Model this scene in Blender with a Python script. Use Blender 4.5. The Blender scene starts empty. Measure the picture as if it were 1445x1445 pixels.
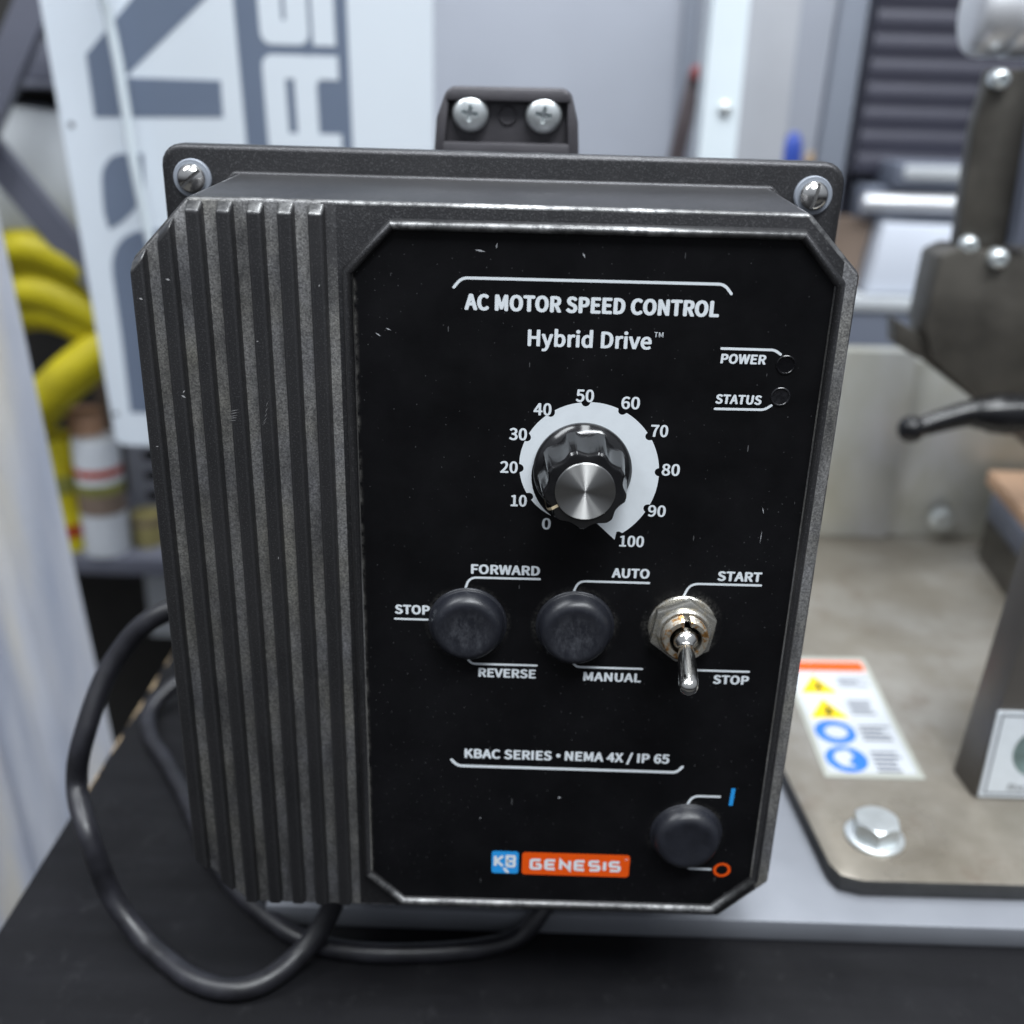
import bpy, bmesh, math, random
from mathutils import Vector, Matrix

sc = bpy.context.scene
COL = sc.collection
MM = 0.001
random.seed(7)
rad = math.radians

# ------------------------------------------------------------------ camera
cam = bpy.data.cameras.new("camera")
cam.sensor_width = 36.0
cam.lens = 36.87
cam.clip_start = 0.01
cam.clip_end = 50.0
cam_ob = bpy.data.objects.new("camera", cam)
COL.objects.link(cam_ob)
RIGHT = Vector((0.99954038, 0.0143913, 0.02668188))
DOWN = Vector((0.03015276, -0.38086337, -0.92413955))
FWD = Vector((-0.00313742, 0.92451933, -0.38112225))
m = Matrix.Identity(4)
for i in range(3):
    m[i][0], m[i][1], m[i][2] = RIGHT[i], -DOWN[i], -FWD[i]
m[0][3], m[1][3], m[2][3] = 5.5952*MM, -217.22*MM, 114.163*MM
cam_ob.matrix_world = m
cam.dof.use_dof = True
cam.dof.focus_distance = 0.228
cam.dof.aperture_fstop = 9.2
sc.camera = cam_ob

# ------------------------------------------------------------------ room light
world = bpy.data.worlds.new("World")
sc.world = world
world.use_nodes = True
wn = world.node_tree
bg = wn.nodes["Background"]
tc = wn.nodes.new("ShaderNodeTexCoord")
sx = wn.nodes.new("ShaderNodeSeparateXYZ")
cr = wn.nodes.new("ShaderNodeValToRGB")
mr = wn.nodes.new("ShaderNodeMapRange")
wn.links.new(tc.outputs["Generated"], sx.inputs[0])
wn.links.new(sx.outputs["Z"], mr.inputs["Value"])
mr.inputs["From Min"].default_value = -1
mr.inputs["From Max"].default_value = 1
wn.links.new(mr.outputs[0], cr.inputs[0])
els = cr.color_ramp.elements
els[0].position = 0.0; els[0].color = (0.010, 0.010, 0.011, 1)
els[1].position = 1.0; els[1].color = (0.62, 0.66, 0.72, 1)
e = els.new(0.42); e.color = (0.03, 0.03, 0.033, 1)
e = els.new(0.60); e.color = (0.42, 0.45, 0.50, 1)
wn.links.new(cr.outputs[0], bg.inputs["Color"])
bg.inputs["Strength"].default_value = 0.8

def area(name, loc, target, sx_, sy_, power, color=(0.93, 0.97, 1.0)):
    l = bpy.data.lights.new(name, "AREA")
    l.shape = "RECTANGLE"; l.size = sx_; l.size_y = sy_
    l.energy = power; l.color = color
    o = bpy.data.objects.new(name, l); COL.objects.link(o)
    o.location = loc
    d = Vector(target) - Vector(loc)
    o.rotation_euler = d.to_track_quat("-Z", "Y").to_euler()
    return o
# ceiling tube fittings of the workshop: one in front of the bench and one above it
area("ceiling_or_fill_lamp", (0.45, -0.85, 1.75), (0.05, 0.0, 0.0), 1.6, 0.30, 47)
area("ceiling_or_fill_lamp", (0.15, 0.15, 1.75), (0.05, 0.15, 0.0), 2.0, 0.35, 32)
area("ceiling_or_fill_lamp", (-1.0, -0.3, 1.7), (-0.1, 0.1, 0.0), 0.4, 1.2, 24)  # added fill lamp, unseen at left, to brighten the hanging plastic sheet

sc.view_settings.view_transform = "Standard"
sc.view_settings.look = "None"
sc.view_settings.exposure = 0.0
sc.view_settings.gamma = 1.0
sc.view_settings.use_curve_mapping = False
sc.cycles.use_denoising = True
sc.cycles.max_bounces = 8

# ------------------------------------------------------------------ helpers
WPOS = {}

def lin(r, g, b):
    f = lambda c: (c/255/12.92) if c/255 <= 0.04045 else ((c/255+0.055)/1.055)**2.4
    return (f(r), f(g), f(b), 1.0)

def link(name, mesh, parent=None, loc=(0, 0, 0), rot=None):
    o = bpy.data.objects.new(name, mesh)
    COL.objects.link(o)
    loc = Vector(loc)
    WPOS[o.name] = loc
    p = Vector((0, 0, 0))
    if parent is not None:
        o.parent = parent
        p = WPOS[parent.name]
    o.location = (loc - p)*MM
    if rot is not None:
        o.rotation_euler = rot
    return o

def obj(name, bm, mats, parent=None, loc=(0, 0, 0), rot=None, smooth=35):
    """bm is in millimetres; with loc given, bm is local to loc; else world -> shifted to parent."""
    bmesh.ops.recalc_face_normals(bm, faces=bm.faces)
    for v in bm.verts:
        v.co *= MM
    me = bpy.data.meshes.new(name)
    bm.to_mesh(me); bm.free()
    if not isinstance(mats, (list, tuple)):
        mats = [mats]
    for mt in mats:
        me.materials.append(mt)
    if smooth:
        me.polygons.foreach_set("use_smooth", [True]*len(me.polygons))
        me.set_sharp_from_angle(angle=rad(smooth))
    return link(name, me, parent, loc, rot)

def part(name, bm, mats, parent, smooth=35):
    """bm is in absolute world millimetres; object origin = its own bounding-box centre base."""
    vs = [v.co.copy() for v in bm.verts]
    c = Vector([(min(v[i] for v in vs)+max(v[i] for v in vs))/2 for i in range(3)])
    for v in bm.verts:
        v.co -= c
    return obj(name, bm, mats, parent, c, None, smooth)

def thing(name, loc, label, cat, group=None):
    o = link(name, None, None, loc)
    o.empty_display_size = 0.02
    return tag(o, label, cat, group)

def tag(o, label, cat, group=None):
    o["label"] = label; o["category"] = cat
    if group: o["group"] = group
    return o

def copy_tree(o, loc, parent=None):
    c = o.copy(); COL.objects.link(c)
    p = WPOS[parent.name] if parent else Vector((0, 0, 0))
    WPOS[c.name] = Vector(loc)
    c.parent = parent
    c.location = (Vector(loc)-p)*MM
    for ch in o.children:
        d = ch.copy(); COL.objects.link(d); d.parent = c
        WPOS[d.name] = Vector(loc) + (WPOS[ch.name]-WPOS[o.name])
    return c

def join(*bms):
    out = bmesh.new()
    for b in bms:
        tmp = bpy.data.meshes.new("tmp")
        b.to_mesh(tmp); b.free()
        out.from_mesh(tmp)
        bpy.data.meshes.remove(tmp)
    return out

def bevel_sharp(bm, w, seg=2, angle=25, mat=None, sel=None):
    bm.normal_update()
    eds = [e for e in bm.edges if len(e.link_faces) == 2 and e.calc_face_angle(0) > rad(angle) and (sel is None or sel(e))]
    r = bmesh.ops.bevel(bm, geom=eds, offset=w, segments=seg, profile=0.5, affect="EDGES", clamp_overlap=True)
    if mat is not None:
        for f in r["faces"]:
            f.material_index = mat
    return bm

def box(x0, x1, y0, y1, z0, z1, bev=0.0, seg=2, mat=None):
    bm = bmesh.new()
    bmesh.ops.create_cube(bm, size=1)
    for v in bm.verts:
        v.co = Vector(((x0+x1)/2+v.co.x*(x1-x0), (y0+y1)/2+v.co.y*(y1-y0), (z0+z1)/2+v.co.z*(z1-z0)))
    if bev: bevel_sharp(bm, bev, seg, mat=mat)
    return bm

def prism(poly, a, b, axis="Y", back_scale=1.0):
    """poly: list of 2-D points; axis Y -> (x,z) extruded in y; Z -> (x,y) in z; X -> (y,z) in x."""
    bm = bmesh.new()
    def P(u, v, t):
        return {"Y": (u, t, v), "Z": (u, v, t), "X": (t, u, v)}[axis]
    cu = sum(p[0] for p in poly)/len(poly); cv = sum(p[1] for p in poly)/len(poly)
    A = [bm.verts.new(P(u, v, a)) for u, v in poly]
    B = [bm.verts.new(P(cu+(u-cu)*back_scale, cv+(v-cv)*back_scale, b)) for u, v in poly]
    n = len(poly)
    bm.faces.new(A); bm.faces.new(B[::-1])
    for i in range(n):
        bm.faces.new((A[i], B[i], B[(i+1) % n], A[(i+1) % n]))
    bmesh.ops.recalc_face_normals(bm, faces=bm.faces)
    return bm

def lathe(profile, seg=64, axis="Y", center=(0, 0, 0)):
    """profile: (r, h); h along axis direction (-Y when axis is 'Y': towards the viewer)."""
    bm = bmesh.new()
    rings = []
    def P(r, h, a):
        c, s = math.cos(a)*r, math.sin(a)*r
        if axis == "Y": v = (c, -h, s)
        elif axis == "Z": v = (c, s, h)
        else: v = (h, c, s)
        return Vector(v)+Vector(center)
    for r, h in profile:
        if r < 1e-6:
            rings.append([bm.verts.new(P(0, h, 0))])
        else:
            rings.append([bm.verts.new(P(r, h, 2*math.pi*i/seg)) for i in range(seg)])
    for q, w in zip(rings, rings[1:]):
        for i in range(seg):
            j = (i+1) % seg
            if len(q) == 1 and len(w) == 1: continue
            if len(q) == 1: bm.faces.new((q[0], w[i], w[j]))
            elif len(w) == 1: bm.faces.new((q[i], q[j], w[0]))
            else: bm.faces.new((q[i], q[j], w[j], w[i]))
    for rg in (rings[0], rings[-1]):
        if len(rg) > 1:
            bm.faces.new(rg)
    bmesh.ops.recalc_face_normals(bm, faces=bm.faces)
    return bm

def catmull(pts, n=10):
    out = []
    P = [Vector(p) for p in pts]
    P = [P[0]*2-P[1]] + P + [P[-1]*2-P[-2]]
    for i in range(1, len(P)-2):
        p0, p1, p2, p3 = P[i-1:i+3]
        for k in range(n):
            t = k/n
            out.append(0.5*((2*p1)+(p2-p0)*t+(2*p0-5*p1+4*p2-p3)*t*t+(3*p1-p0-3*p2+p3)*t**3))
    out.append(P[-2])
    return out

def tube(pts, r, seg=16):
    bm = bmesh.new()
    up = Vector((0, 0, 1)); rings = []
    n = len(pts)
    prev = None
    for i, p in enumerate(pts):
        p = Vector(p)
        t = (Vector(pts[min(i+1, n-1)])-Vector(pts[max(i-1, 0)])).normalized()
        if prev is None:
            a = t.cross(up) if abs(t.dot(up)) < 0.95 else t.cross(Vector((1, 0, 0)))
        else:
            a = prev - t*prev.dot(t)
        a.normalize(); prev = a
        b = t.cross(a)
        rr = r(i/(n-1)) if callable(r) else r
        rings.append([bm.verts.new(p+a*math.cos(2*math.pi*k/seg)*rr+b*math.sin(2*math.pi*k/seg)*rr) for k in range(seg)])
    for q, w in zip(rings, rings[1:]):
        for k in range(seg):
            bm.faces.new((q[k], q[(k+1) % seg], w[(k+1) % seg], w[k]))
    bm.faces.new(rings[0]); bm.faces.new(rings[-1])
    return bm

def fillet(pts, r, n=6):
    """round the inner corners of a 2-D polyline"""
    if r <= 0 or len(pts) < 3: return [Vector(p) for p in pts]
    P = [Vector(p) for p in pts]; out = [P[0]]
    for a, b, c in zip(P, P[1:], P[2:]):
        d = min(r, (a-b).length*0.5, (c-b).length*0.5)
        s = b+(a-b).normalized()*d; e_ = b+(c-b).normalized()*d
        for k in range(n+1):
            t = k/n
            out.append(s*(1-t)**2+b*2*t*(1-t)+e_*t*t)
    out.append(P[-1])
    return out

def stroke(pts, w, y, closed=False, cap=False):
    """flat ribbon in the plane Y=y from 2-D (x,z) points, slightly thick"""
    P = [Vector(p) for p in pts]
    n = len(P); L = []; Rr = []
    for i in range(n):
        if closed: a, b, c = P[i-1], P[i], P[(i+1) % n]
        else: a, b, c = P[max(i-1, 0)], P[i], P[min(i+1, n-1)]
        d1 = (b-a); d2 = (c-b)
        if d1.length < 1e-9: d1 = d2
        if d2.length < 1e-9: d2 = d1
        d1 = d1.normalized(); d2 = d2.normalized()
        n1 = Vector((-d1.y, d1.x)); n2 = Vector((-d2.y, d2.x))
        mt = n1+n2
        mt = mt.normalized() if mt.length > 1e-6 else n1
        k = w/2/max(0.4, mt.dot(n1))
        L.append(b+mt*k); Rr.append(b-mt*k)
    bm = bmesh.new()
    l = [bm.verts.new((p.x, y, p.y)) for p in L]
    r = [bm.verts.new((p.x, y, p.y)) for p in Rr]
    rng = range(n if closed else n-1)
    for i in rng:
        j = (i+1) % n
        bm.faces.new((l[i], l[j], r[j], r[i]))
    if cap and not closed:
        for p in (P[0], P[-1]):
            c = [bm.verts.new((p.x+math.cos(a)*w/2, y-0.004, p.y+math.sin(a)*w/2)) for a in [2*math.pi*k/12 for k in range(12)]]
            bm.faces.new(c)
    return bm

def face_toward(bm, d):
    d = Vector(d)
    for f in bm.faces:
        f.normal_update()
        if f.normal.dot(d) < 0: f.normal_flip()
    return bm

def flat_poly(poly, y):
    bm = bmesh.new()
    bm.faces.new([bm.verts.new((u, y, v)) for u, v in poly])
    return bm

def rrect(x0, x1, z0, z1, r, n=5):
    pts = []
    for cx, cz, a0 in ((x1-r, z1-r, 0), (x0+r, z1-r, 90), (x0+r, z0+r, 180), (x1-r, z0+r, 270)):
        for k in range(n+1):
            a = rad(a0+90*k/n)
            pts.append((cx+r*math.cos(a), cz+r*math.sin(a)))
    return pts

def ngon(cx, cz, r, n=40, a0=0):
    return [(cx+r*math.cos(a0+2*math.pi*k/n), cz+r*math.sin(a0+2*math.pi*k/n)) for k in range(n)]

# letter outlines: advance, then closed bezier contours as (left handle, point, right handle) in 1/4000 units
GLYPH = {' ':[314,[]],
 '/':[549,[[[155,204,15,-251,47,-251],[78,-251,109,-251,249,204],[388,658,528,1112,497,1112],[466,1112,436,1112,296,658]]]],
 '0':[777,[[[193,-18,389,-18,584,-18],[709,158,709,517,709,873],[584,1045,389,1045,193,1045],[70,873,70,517,70,158]],[[506,85,389,85,273,85],[193,216,193,517,193,817],[273,944,389,944,506,944],[585,817,585,517,585,216]]]],
 '1':[777,[[[123,35,123,0,311,0],[499,0,686,0,686,35],[686,71,686,106,618,106],[549,106,480,106,480,413],[480,720,480,1027,448,1027],[415,1027,382,1027,326,994],[261,971,169,954,169,927],[169,900,169,873,231,873],[292,873,353,873,353,617],[353,362,353,106,276,106],[200,106,123,106,123,71]]]],
 '2':[777,[[[62,25,62,0,277,0],[492,0,707,0,707,37],[707,74,707,111,613,111],[518,111,423,111,371,111],[308,105,255,101,496,329],[658,538,658,744,658,926],[542,1045,359,1045,228,1045],[139,986,56,895,81,871],[106,846,130,822,188,891],[259,941,343,941,471,941],[532,856,532,738,532,562],[384,357,62,76,62,50]]]],
 '3':[777,[[[209,-18,368,-18,552,-18],[699,91,699,275,699,416],[602,506,482,535,482,537],[482,540,482,542,591,580],[664,664,664,789,664,951],[538,1045,364,1045,246,1045],[155,993,78,923,101,896],[124,869,147,842,206,901],[277,941,360,941,468,941],[534,877,534,779,534,668],[462,583,249,583,249,550],[249,517,249,485,487,485],[569,403,569,279,569,161],[483,88,360,88,244,88],[167,144,106,206,85,178],[63,151,41,123,108,49]]]],
 '4':[777,[[[476,94,476,0,516,0],[556,0,597,0,597,94],[597,189,597,283,642,283],[688,283,734,283,734,317],[734,351,734,385,688,385],[642,385,597,385,597,599],[597,813,597,1027,549,1027],[502,1027,455,1027,313,807],[170,587,28,367,28,339],[28,311,28,283,177,283],[327,283,476,283,476,189]],[[476,490,476,385,371,385],[266,385,161,385,239,502],[317,619,395,735,424,786],[452,838,478,887,479,887],[481,887,483,887,480,835],[476,751,476,700,476,595]]]],
 '5':[777,[[[206,-18,367,-18,539,-18],[703,109,703,333,703,560],[563,661,394,661,332,661],[286,646,239,620,248,719],[257,818,266,917,395,917],[524,917,653,917,653,954],[653,990,653,1027,486,1027],[320,1027,154,1027,143,867],[132,707,120,548,143,533],[166,519,189,504,248,543],[291,564,360,564,489,564],[573,478,573,331,573,181],[476,88,354,88,235,88],[160,143,102,202,81,174],[59,146,38,118,108,49]]]],
 '6':[777,[[[225,-18,422,-18,581,-18],[717,116,717,315,717,531],[605,637,431,637,352,637],[262,591,199,514,204,832],[321,940,464,940,525,940],[587,909,626,861,650,887],[675,914,699,940,641,1001],[564,1045,458,1045,259,1045],[78,892,78,490,78,151]],[[216,199,202,412,269,507],[347,542,410,542,535,542],[595,454,595,315,595,175],[520,83,422,83,293,83]]]],
 '7':[777,[[[296,389,277,0,322,0],[366,0,410,0,427,402],[471,641,711,950,711,975],[711,1001,711,1027,497,1027],[283,1027,69,1027,69,990],[69,954,69,917,235,917],[401,917,567,917,366,637]]]],
 '8':[777,[[[202,-18,392,-18,584,-18],[713,98,713,246,713,388],[630,465,541,517,541,519],[541,521,541,524,601,571],[676,664,676,772,676,930],[570,1042,395,1042,235,1042],[113,937,113,782,113,674],[178,597,252,545,252,543],[252,541,252,539,158,489],[64,392,64,255,64,97]],[[531,619,462,557,340,605],[230,660,230,782,230,881],[298,947,394,947,503,947],[567,867,567,765,567,689]],[[513,77,394,77,270,77],[178,157,178,266,178,364],[237,445,319,499,465,440],[591,389,591,251,591,148]]]],
 '9':[777,[[[217,-18,329,-18,521,-18],[702,141,702,557,702,884],[553,1045,356,1045,196,1045],[62,912,62,711,62,500],[174,389,345,389,430,389],[518,438,581,514,571,196],[457,88,325,88,258,88],[196,118,151,167,128,140],[105,113,81,87,139,27]],[[566,833,580,622,511,524],[434,485,366,485,244,485],[182,574,182,711,182,853],[258,945,357,945,487,945]]]],
 'A':[852,[[[121,342,6,0,49,0],[92,0,136,0,169,105],[202,209,235,314,360,314],[486,314,611,314,643,209],[676,105,709,0,754,0],[800,0,846,0,730,342],[613,684,497,1027,449,1027],[401,1027,353,1027,237,684]],[[371,416,268,416,284,469],[301,521,318,574,354,690],[388,801,420,922,422,922],[424,922,426,922,459,803],[492,690,529,574,546,521],[562,469,578,416,475,416]]]],
 'B':[920,[[[141,342,141,0,250,0],[359,0,468,0,697,0],[857,99,857,301,857,441],[770,522,648,546,648,549],[648,551,648,553,745,584],[798,674,798,776,798,957],[653,1027,445,1027,344,1027],[243,1027,141,1027,141,684]],[[321,591,270,591,270,702],[270,813,270,924,323,924],[376,924,429,924,590,924],[671,880,671,759,671,654],[599,591,423,591,372,591]],[[330,104,270,104,270,232],[270,361,270,490,330,490],[390,490,450,490,630,490],[730,433,730,305,730,167],[626,104,450,104,390,104]]]],
 'C':[894,[[[272,-18,528,-18,661,-18],[762,35,843,129,819,156],[796,184,772,211,706,139],[632,95,534,95,338,95],[214,258,214,517,214,773],[345,931,538,931,626,931],[693,892,748,835,771,863],[795,891,818,919,759,985],[661,1045,536,1045,276,1045],[81,845,81,513,81,179]]]],
 'D':[964,[[[141,342,141,0,229,0],[316,0,403,0,713,0],[881,192,881,517,881,845],[713,1027,398,1027,312,1027],[227,1027,141,1027,141,684]],[[309,106,270,106,270,378],[270,650,270,922,309,922],[348,922,387,922,629,922],[748,777,748,517,748,258],[629,106,387,106,348,106]]]],
 'E':[825,[[[141,342,141,0,344,0],[546,0,748,0,748,37],[748,74,748,111,589,111],[430,111,270,111,270,235],[270,360,270,485,400,485],[530,485,660,485,660,521],[660,558,660,595,530,595],[400,595,270,595,270,703],[270,810,270,917,424,917],[578,917,732,917,732,954],[732,990,732,1027,535,1027],[338,1027,141,1027,141,684]]]],
 'F':[773,[[[141,342,141,0,184,0],[227,0,270,0,270,154],[270,307,270,461,401,461],[532,461,662,461,662,497],[662,534,662,570,532,570],[401,570,270,570,270,686],[270,802,270,917,424,917],[578,917,732,917,732,954],[732,990,732,1027,535,1027],[338,1027,141,1027,141,684]]]],
 'H':[1020,[[[141,342,141,0,184,0],[227,0,270,0,270,162],[270,323,270,485,430,485],[590,485,749,485,749,323],[749,162,749,0,793,0],[836,0,880,0,880,342],[880,684,880,1027,836,1027],[793,1027,749,1027,749,883],[749,740,749,597,590,597],[430,597,270,597,270,740],[270,883,270,1027,227,1027],[184,1027,141,1027,141,684]]]],
 'I':[411,[[[141,342,141,0,184,0],[227,0,270,0,270,342],[270,684,270,1027,227,1027],[184,1027,141,1027,141,684]]]],
 'K':[905,[[[141,342,141,0,184,0],[227,0,270,0,270,108],[270,217,270,325,329,395],[388,465,447,535,549,357],[652,178,755,0,803,0],[851,0,899,0,775,212],[652,425,528,637,635,767],[743,897,850,1027,801,1027],[752,1027,703,1027,560,855],[416,683,273,511,272,511],[271,511,270,511,270,683],[270,855,270,1027,227,1027],[184,1027,141,1027,141,684]]]],
 'L':[761,[[[141,342,141,0,334,0],[527,0,720,0,720,37],[720,74,720,111,570,111],[420,111,270,111,270,416],[270,721,270,1027,227,1027],[184,1027,141,1027,141,684]]]],
 'M':[1137,[[[141,342,141,0,180,0],[219,0,258,0,258,190],[258,379,258,569,258,657],[249,782,241,871,243,871],[245,871,246,871,274,793],[302,715,329,637,394,459],[459,282,524,104,553,104],[582,104,611,104,675,282],[739,459,804,637,831,715],[859,793,887,871,888,871],[890,871,892,871,885,782],[875,657,875,569,875,379],[875,190,875,0,915,0],[956,0,996,0,996,342],[996,684,996,1027,944,1027],[892,1027,840,1027,775,844],[710,661,644,478,620,408],[599,335,573,263,571,263],[569,263,567,263,542,335],[520,408,493,478,428,661],[362,844,297,1027,245,1027],[193,1027,141,1027,141,684]]]],
 'N':[1013,[[[141,342,141,0,182,0],[223,0,263,0,263,180],[263,359,263,539,263,647],[254,756,248,860,250,860],[252,860,254,860,290,789],[327,719,364,648,489,432],[613,216,738,0,782,0],[827,0,871,0,871,342],[871,684,871,1027,830,1027],[789,1027,748,1027,748,849],[748,671,748,493,748,387],[758,270,766,168,764,168],[761,168,759,168,722,239],[685,309,648,380,523,595],[398,811,273,1027,229,1027],[185,1027,141,1027,141,684]]]],
 'O':[1039,[[[262,-18,520,-18,777,-18],[958,188,958,517,958,846],[777,1045,520,1045,262,1045],[81,846,81,517,81,188]],[[704,95,520,95,335,95],[214,261,214,517,214,773],[335,931,520,931,704,931],[825,773,825,517,825,261]]]],
 'P':[887,[[[141,342,141,0,184,0],[227,0,270,0,270,136],[270,273,270,409,327,409],[383,409,440,409,665,409],[818,508,818,725,818,950],[664,1027,434,1027,337,1027],[239,1027,141,1027,141,684]],[[321,514,270,514,270,650],[270,786,270,922,319,922],[368,922,417,922,598,922],[689,875,689,725,689,578],[604,514,423,514,372,514]]]],
 'R':[890,[[[328,539,270,539,270,667],[270,794,270,922,328,922],[385,922,443,922,604,922],[692,874,692,739,692,605],[604,539,443,539,385,539]],[[621,145,704,0,753,0],[802,0,850,0,763,150],[676,300,590,450,728,483],[821,578,821,739,821,952],[671,1027,462,1027,355,1027],[248,1027,141,1027,141,684],[141,342,141,0,184,0],[227,0,270,0,270,145],[270,290,270,436,332,436],[394,436,455,436,538,290]]]],
 'S':[835,[[[280,-18,426,-18,640,-18],[775,111,775,273,775,426],[682,496,563,548,514,569],[466,590,417,611,338,644],[246,682,246,783,246,874],[322,931,438,931,534,931],[609,895,672,836,695,864],[717,891,739,919,668,993],[560,1045,438,1045,252,1045],[115,931,115,773,115,623],[228,550,324,510,373,488],[422,467,471,445,569,402],[643,368,643,262,643,162],[563,95,427,95,321,95],[217,146,144,223,119,193],[93,163,67,133,155,41]]]],
 'T':[839,[[[354,306,354,0,398,0],[441,0,485,0,485,306],[485,612,485,917,588,917],[692,917,796,917,796,954],[796,990,796,1027,545,1027],[294,1027,43,1027,43,990],[43,954,43,917,147,917],[251,917,354,917,354,612]]]],
 'U':[1010,[[[296,-18,506,-18,714,-18],[874,94,874,423,874,624],[874,825,874,1027,832,1027],[791,1027,749,1027,749,824],[749,622,749,420,749,174],[641,95,506,95,371,95],[266,174,266,420,266,622],[266,824,266,1027,223,1027],[180,1027,137,1027,137,825],[137,624,137,423,137,94]]]],
 'V':[805,[[[220,342,329,0,379,0],[429,0,479,0,588,342],[697,684,805,1027,761,1027],[718,1027,674,1027,619,841],[563,656,508,471,473,350],[448,252,409,132,407,132],[405,132,403,132,366,252],[339,350,304,471,248,656],[193,841,137,1027,92,1027],[47,1027,1,1027,111,684]]]],
 'W':[1230,[[[181,342,254,0,305,0],[356,0,408,0,458,206],[509,413,560,619,577,700],[597,775,612,853,614,853],[616,853,618,853,634,775],[650,700,668,619,720,413],[772,206,824,0,876,0],[928,0,980,0,1051,342],[1121,684,1192,1027,1151,1027],[1110,1027,1069,1027,1032,840],[995,654,958,468,940,357],[920,246,902,134,899,134],[896,134,894,134,868,246],[846,359,821,468,773,654],[725,840,678,1027,638,1027],[599,1027,559,1027,512,840],[465,654,417,468,392,357],[367,246,345,134,343,134],[341,134,339,134,318,246],[298,357,277,468,241,654],[205,840,169,1027,125,1027],[81,1027,36,1027,109,684]]]],
 'X':[803,[[[124,177,24,0,70,0],[115,0,161,0,210,92],[259,185,308,277,335,329],[361,381,391,444,393,444],[394,444,396,444,430,381],[458,329,485,277,535,185],[586,92,637,0,685,0],[732,0,780,0,680,175],[579,349,479,524,572,691],[666,859,759,1027,714,1027],[669,1027,623,1027,577,939],[532,852,486,765,461,717],[441,674,413,613,411,613],[409,613,408,613,374,674],[353,717,326,765,280,852],[233,939,186,1027,139,1027],[91,1027,43,1027,137,861],[230,696,324,531,224,354]]]],
 'a':[789,[[[176,-18,304,-18,398,-18],[483,31,556,91,557,91],[559,91,560,91,564,61],[568,30,571,0,606,0],[641,0,676,0,676,156],[676,312,676,468,676,657],[599,780,413,780,290,780],[183,725,115,681,131,651],[148,622,164,592,224,633],[304,674,392,674,517,674],[549,580,549,482,225,445],[83,363,83,197,83,60]],[[413,85,340,85,265,85],[206,119,206,206,206,304],[293,367,549,396,549,326],[549,255,549,185,475,119]]]],
 'b':[866,[[[394,-18,464,-18,637,-18],[794,132,794,392,794,627],[688,780,492,780,406,780],[322,732,252,674,254,719],[256,764,258,810,258,911],[258,1013,258,1115,215,1115],[172,1115,129,1115,129,743],[129,372,129,0,163,0],[197,0,231,0,235,26],[239,52,242,78,244,78],[246,78,248,78,314,18]],[[569,90,443,90,392,90],[324,109,258,168,258,302],[258,435,258,569,329,636],[396,672,459,672,605,672],[661,560,661,391,661,203]]]],
 'd':[869,[[[197,-18,388,-18,479,-18],[560,31,619,90,620,90],[622,90,623,90,627,60],[631,30,634,0,669,0],[704,0,739,0,739,372],[739,743,739,1115,697,1115],[654,1115,611,1115,611,1017],[611,920,611,822,613,779],[615,735,618,692,550,746],[493,780,403,780,230,780],[74,626,74,380,74,126]],[[486,90,416,90,283,90],[206,197,206,381,206,555],[304,672,426,672,489,672],[548,650,611,592,611,459],[611,326,611,193,548,123]]]],
 'e':[776,[[[234,-18,437,-18,539,-18],[620,15,686,59,671,87],[656,116,641,144,584,106],[525,84,451,84,307,84],[207,188,199,350,370,350],[541,350,711,350,714,370],[717,395,717,423,717,640],[608,780,413,780,239,780],[73,627,73,380,73,129]],[[333,441,197,441,213,592],[308,678,416,678,535,678],[605,595,605,441,469,441]]]],
 'i':[385,[[[129,254,129,0,172,0],[215,0,258,0,258,254],[258,507,258,761,215,761],[172,761,129,761,129,507]],[[143,917,193,917,244,917],[279,951,279,1003,279,1052],[244,1085,193,1085,143,1085],[109,1052,109,1003,109,951]]]],
 'r':[544,[[[129,254,129,0,172,0],[215,0,258,0,258,163],[258,326,258,489,308,618],[385,665,448,665,480,665],[497,661,522,653,530,690],[538,726,546,763,522,776],[499,780,465,780,381,780],[303,718,249,622,248,622],[247,622,246,622,242,668],[238,714,234,761,199,761],[164,761,129,761,129,507]]]],
 'v':[730,[[[201,254,293,0,343,0],[393,0,443,0,532,254],[622,507,711,761,669,761],[627,761,585,761,537,616],[489,472,441,328,419,254],[394,176,371,104,369,104],[366,104,364,104,342,176],[318,254,294,328,246,472],[199,616,151,761,107,761],[63,761,18,761,110,507]]]],
 'y':[730,[[[106,-328,141,-328,293,-328],[373,-213,426,-64,521,211],[616,486,711,761,670,761],[628,761,587,761,541,620],[495,479,450,339,430,270],[408,193,388,123,386,123],[383,123,381,123,354,195],[329,272,305,339,254,479],[203,620,151,761,107,761],[63,761,18,761,120,507],[222,253,324,-1,318,-21],[312,-40,307,-59,275,-153],[221,-223,136,-223,115,-223],[92,-216,77,-210,69,-244],[60,-278,52,-312,76,-322]]]],
 '•':[1401,[[[783,681,700,681,618,681],[552,615,552,532,552,450],[618,384,700,384,783,384],[849,450,849,532,849,615]]]]}

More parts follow.
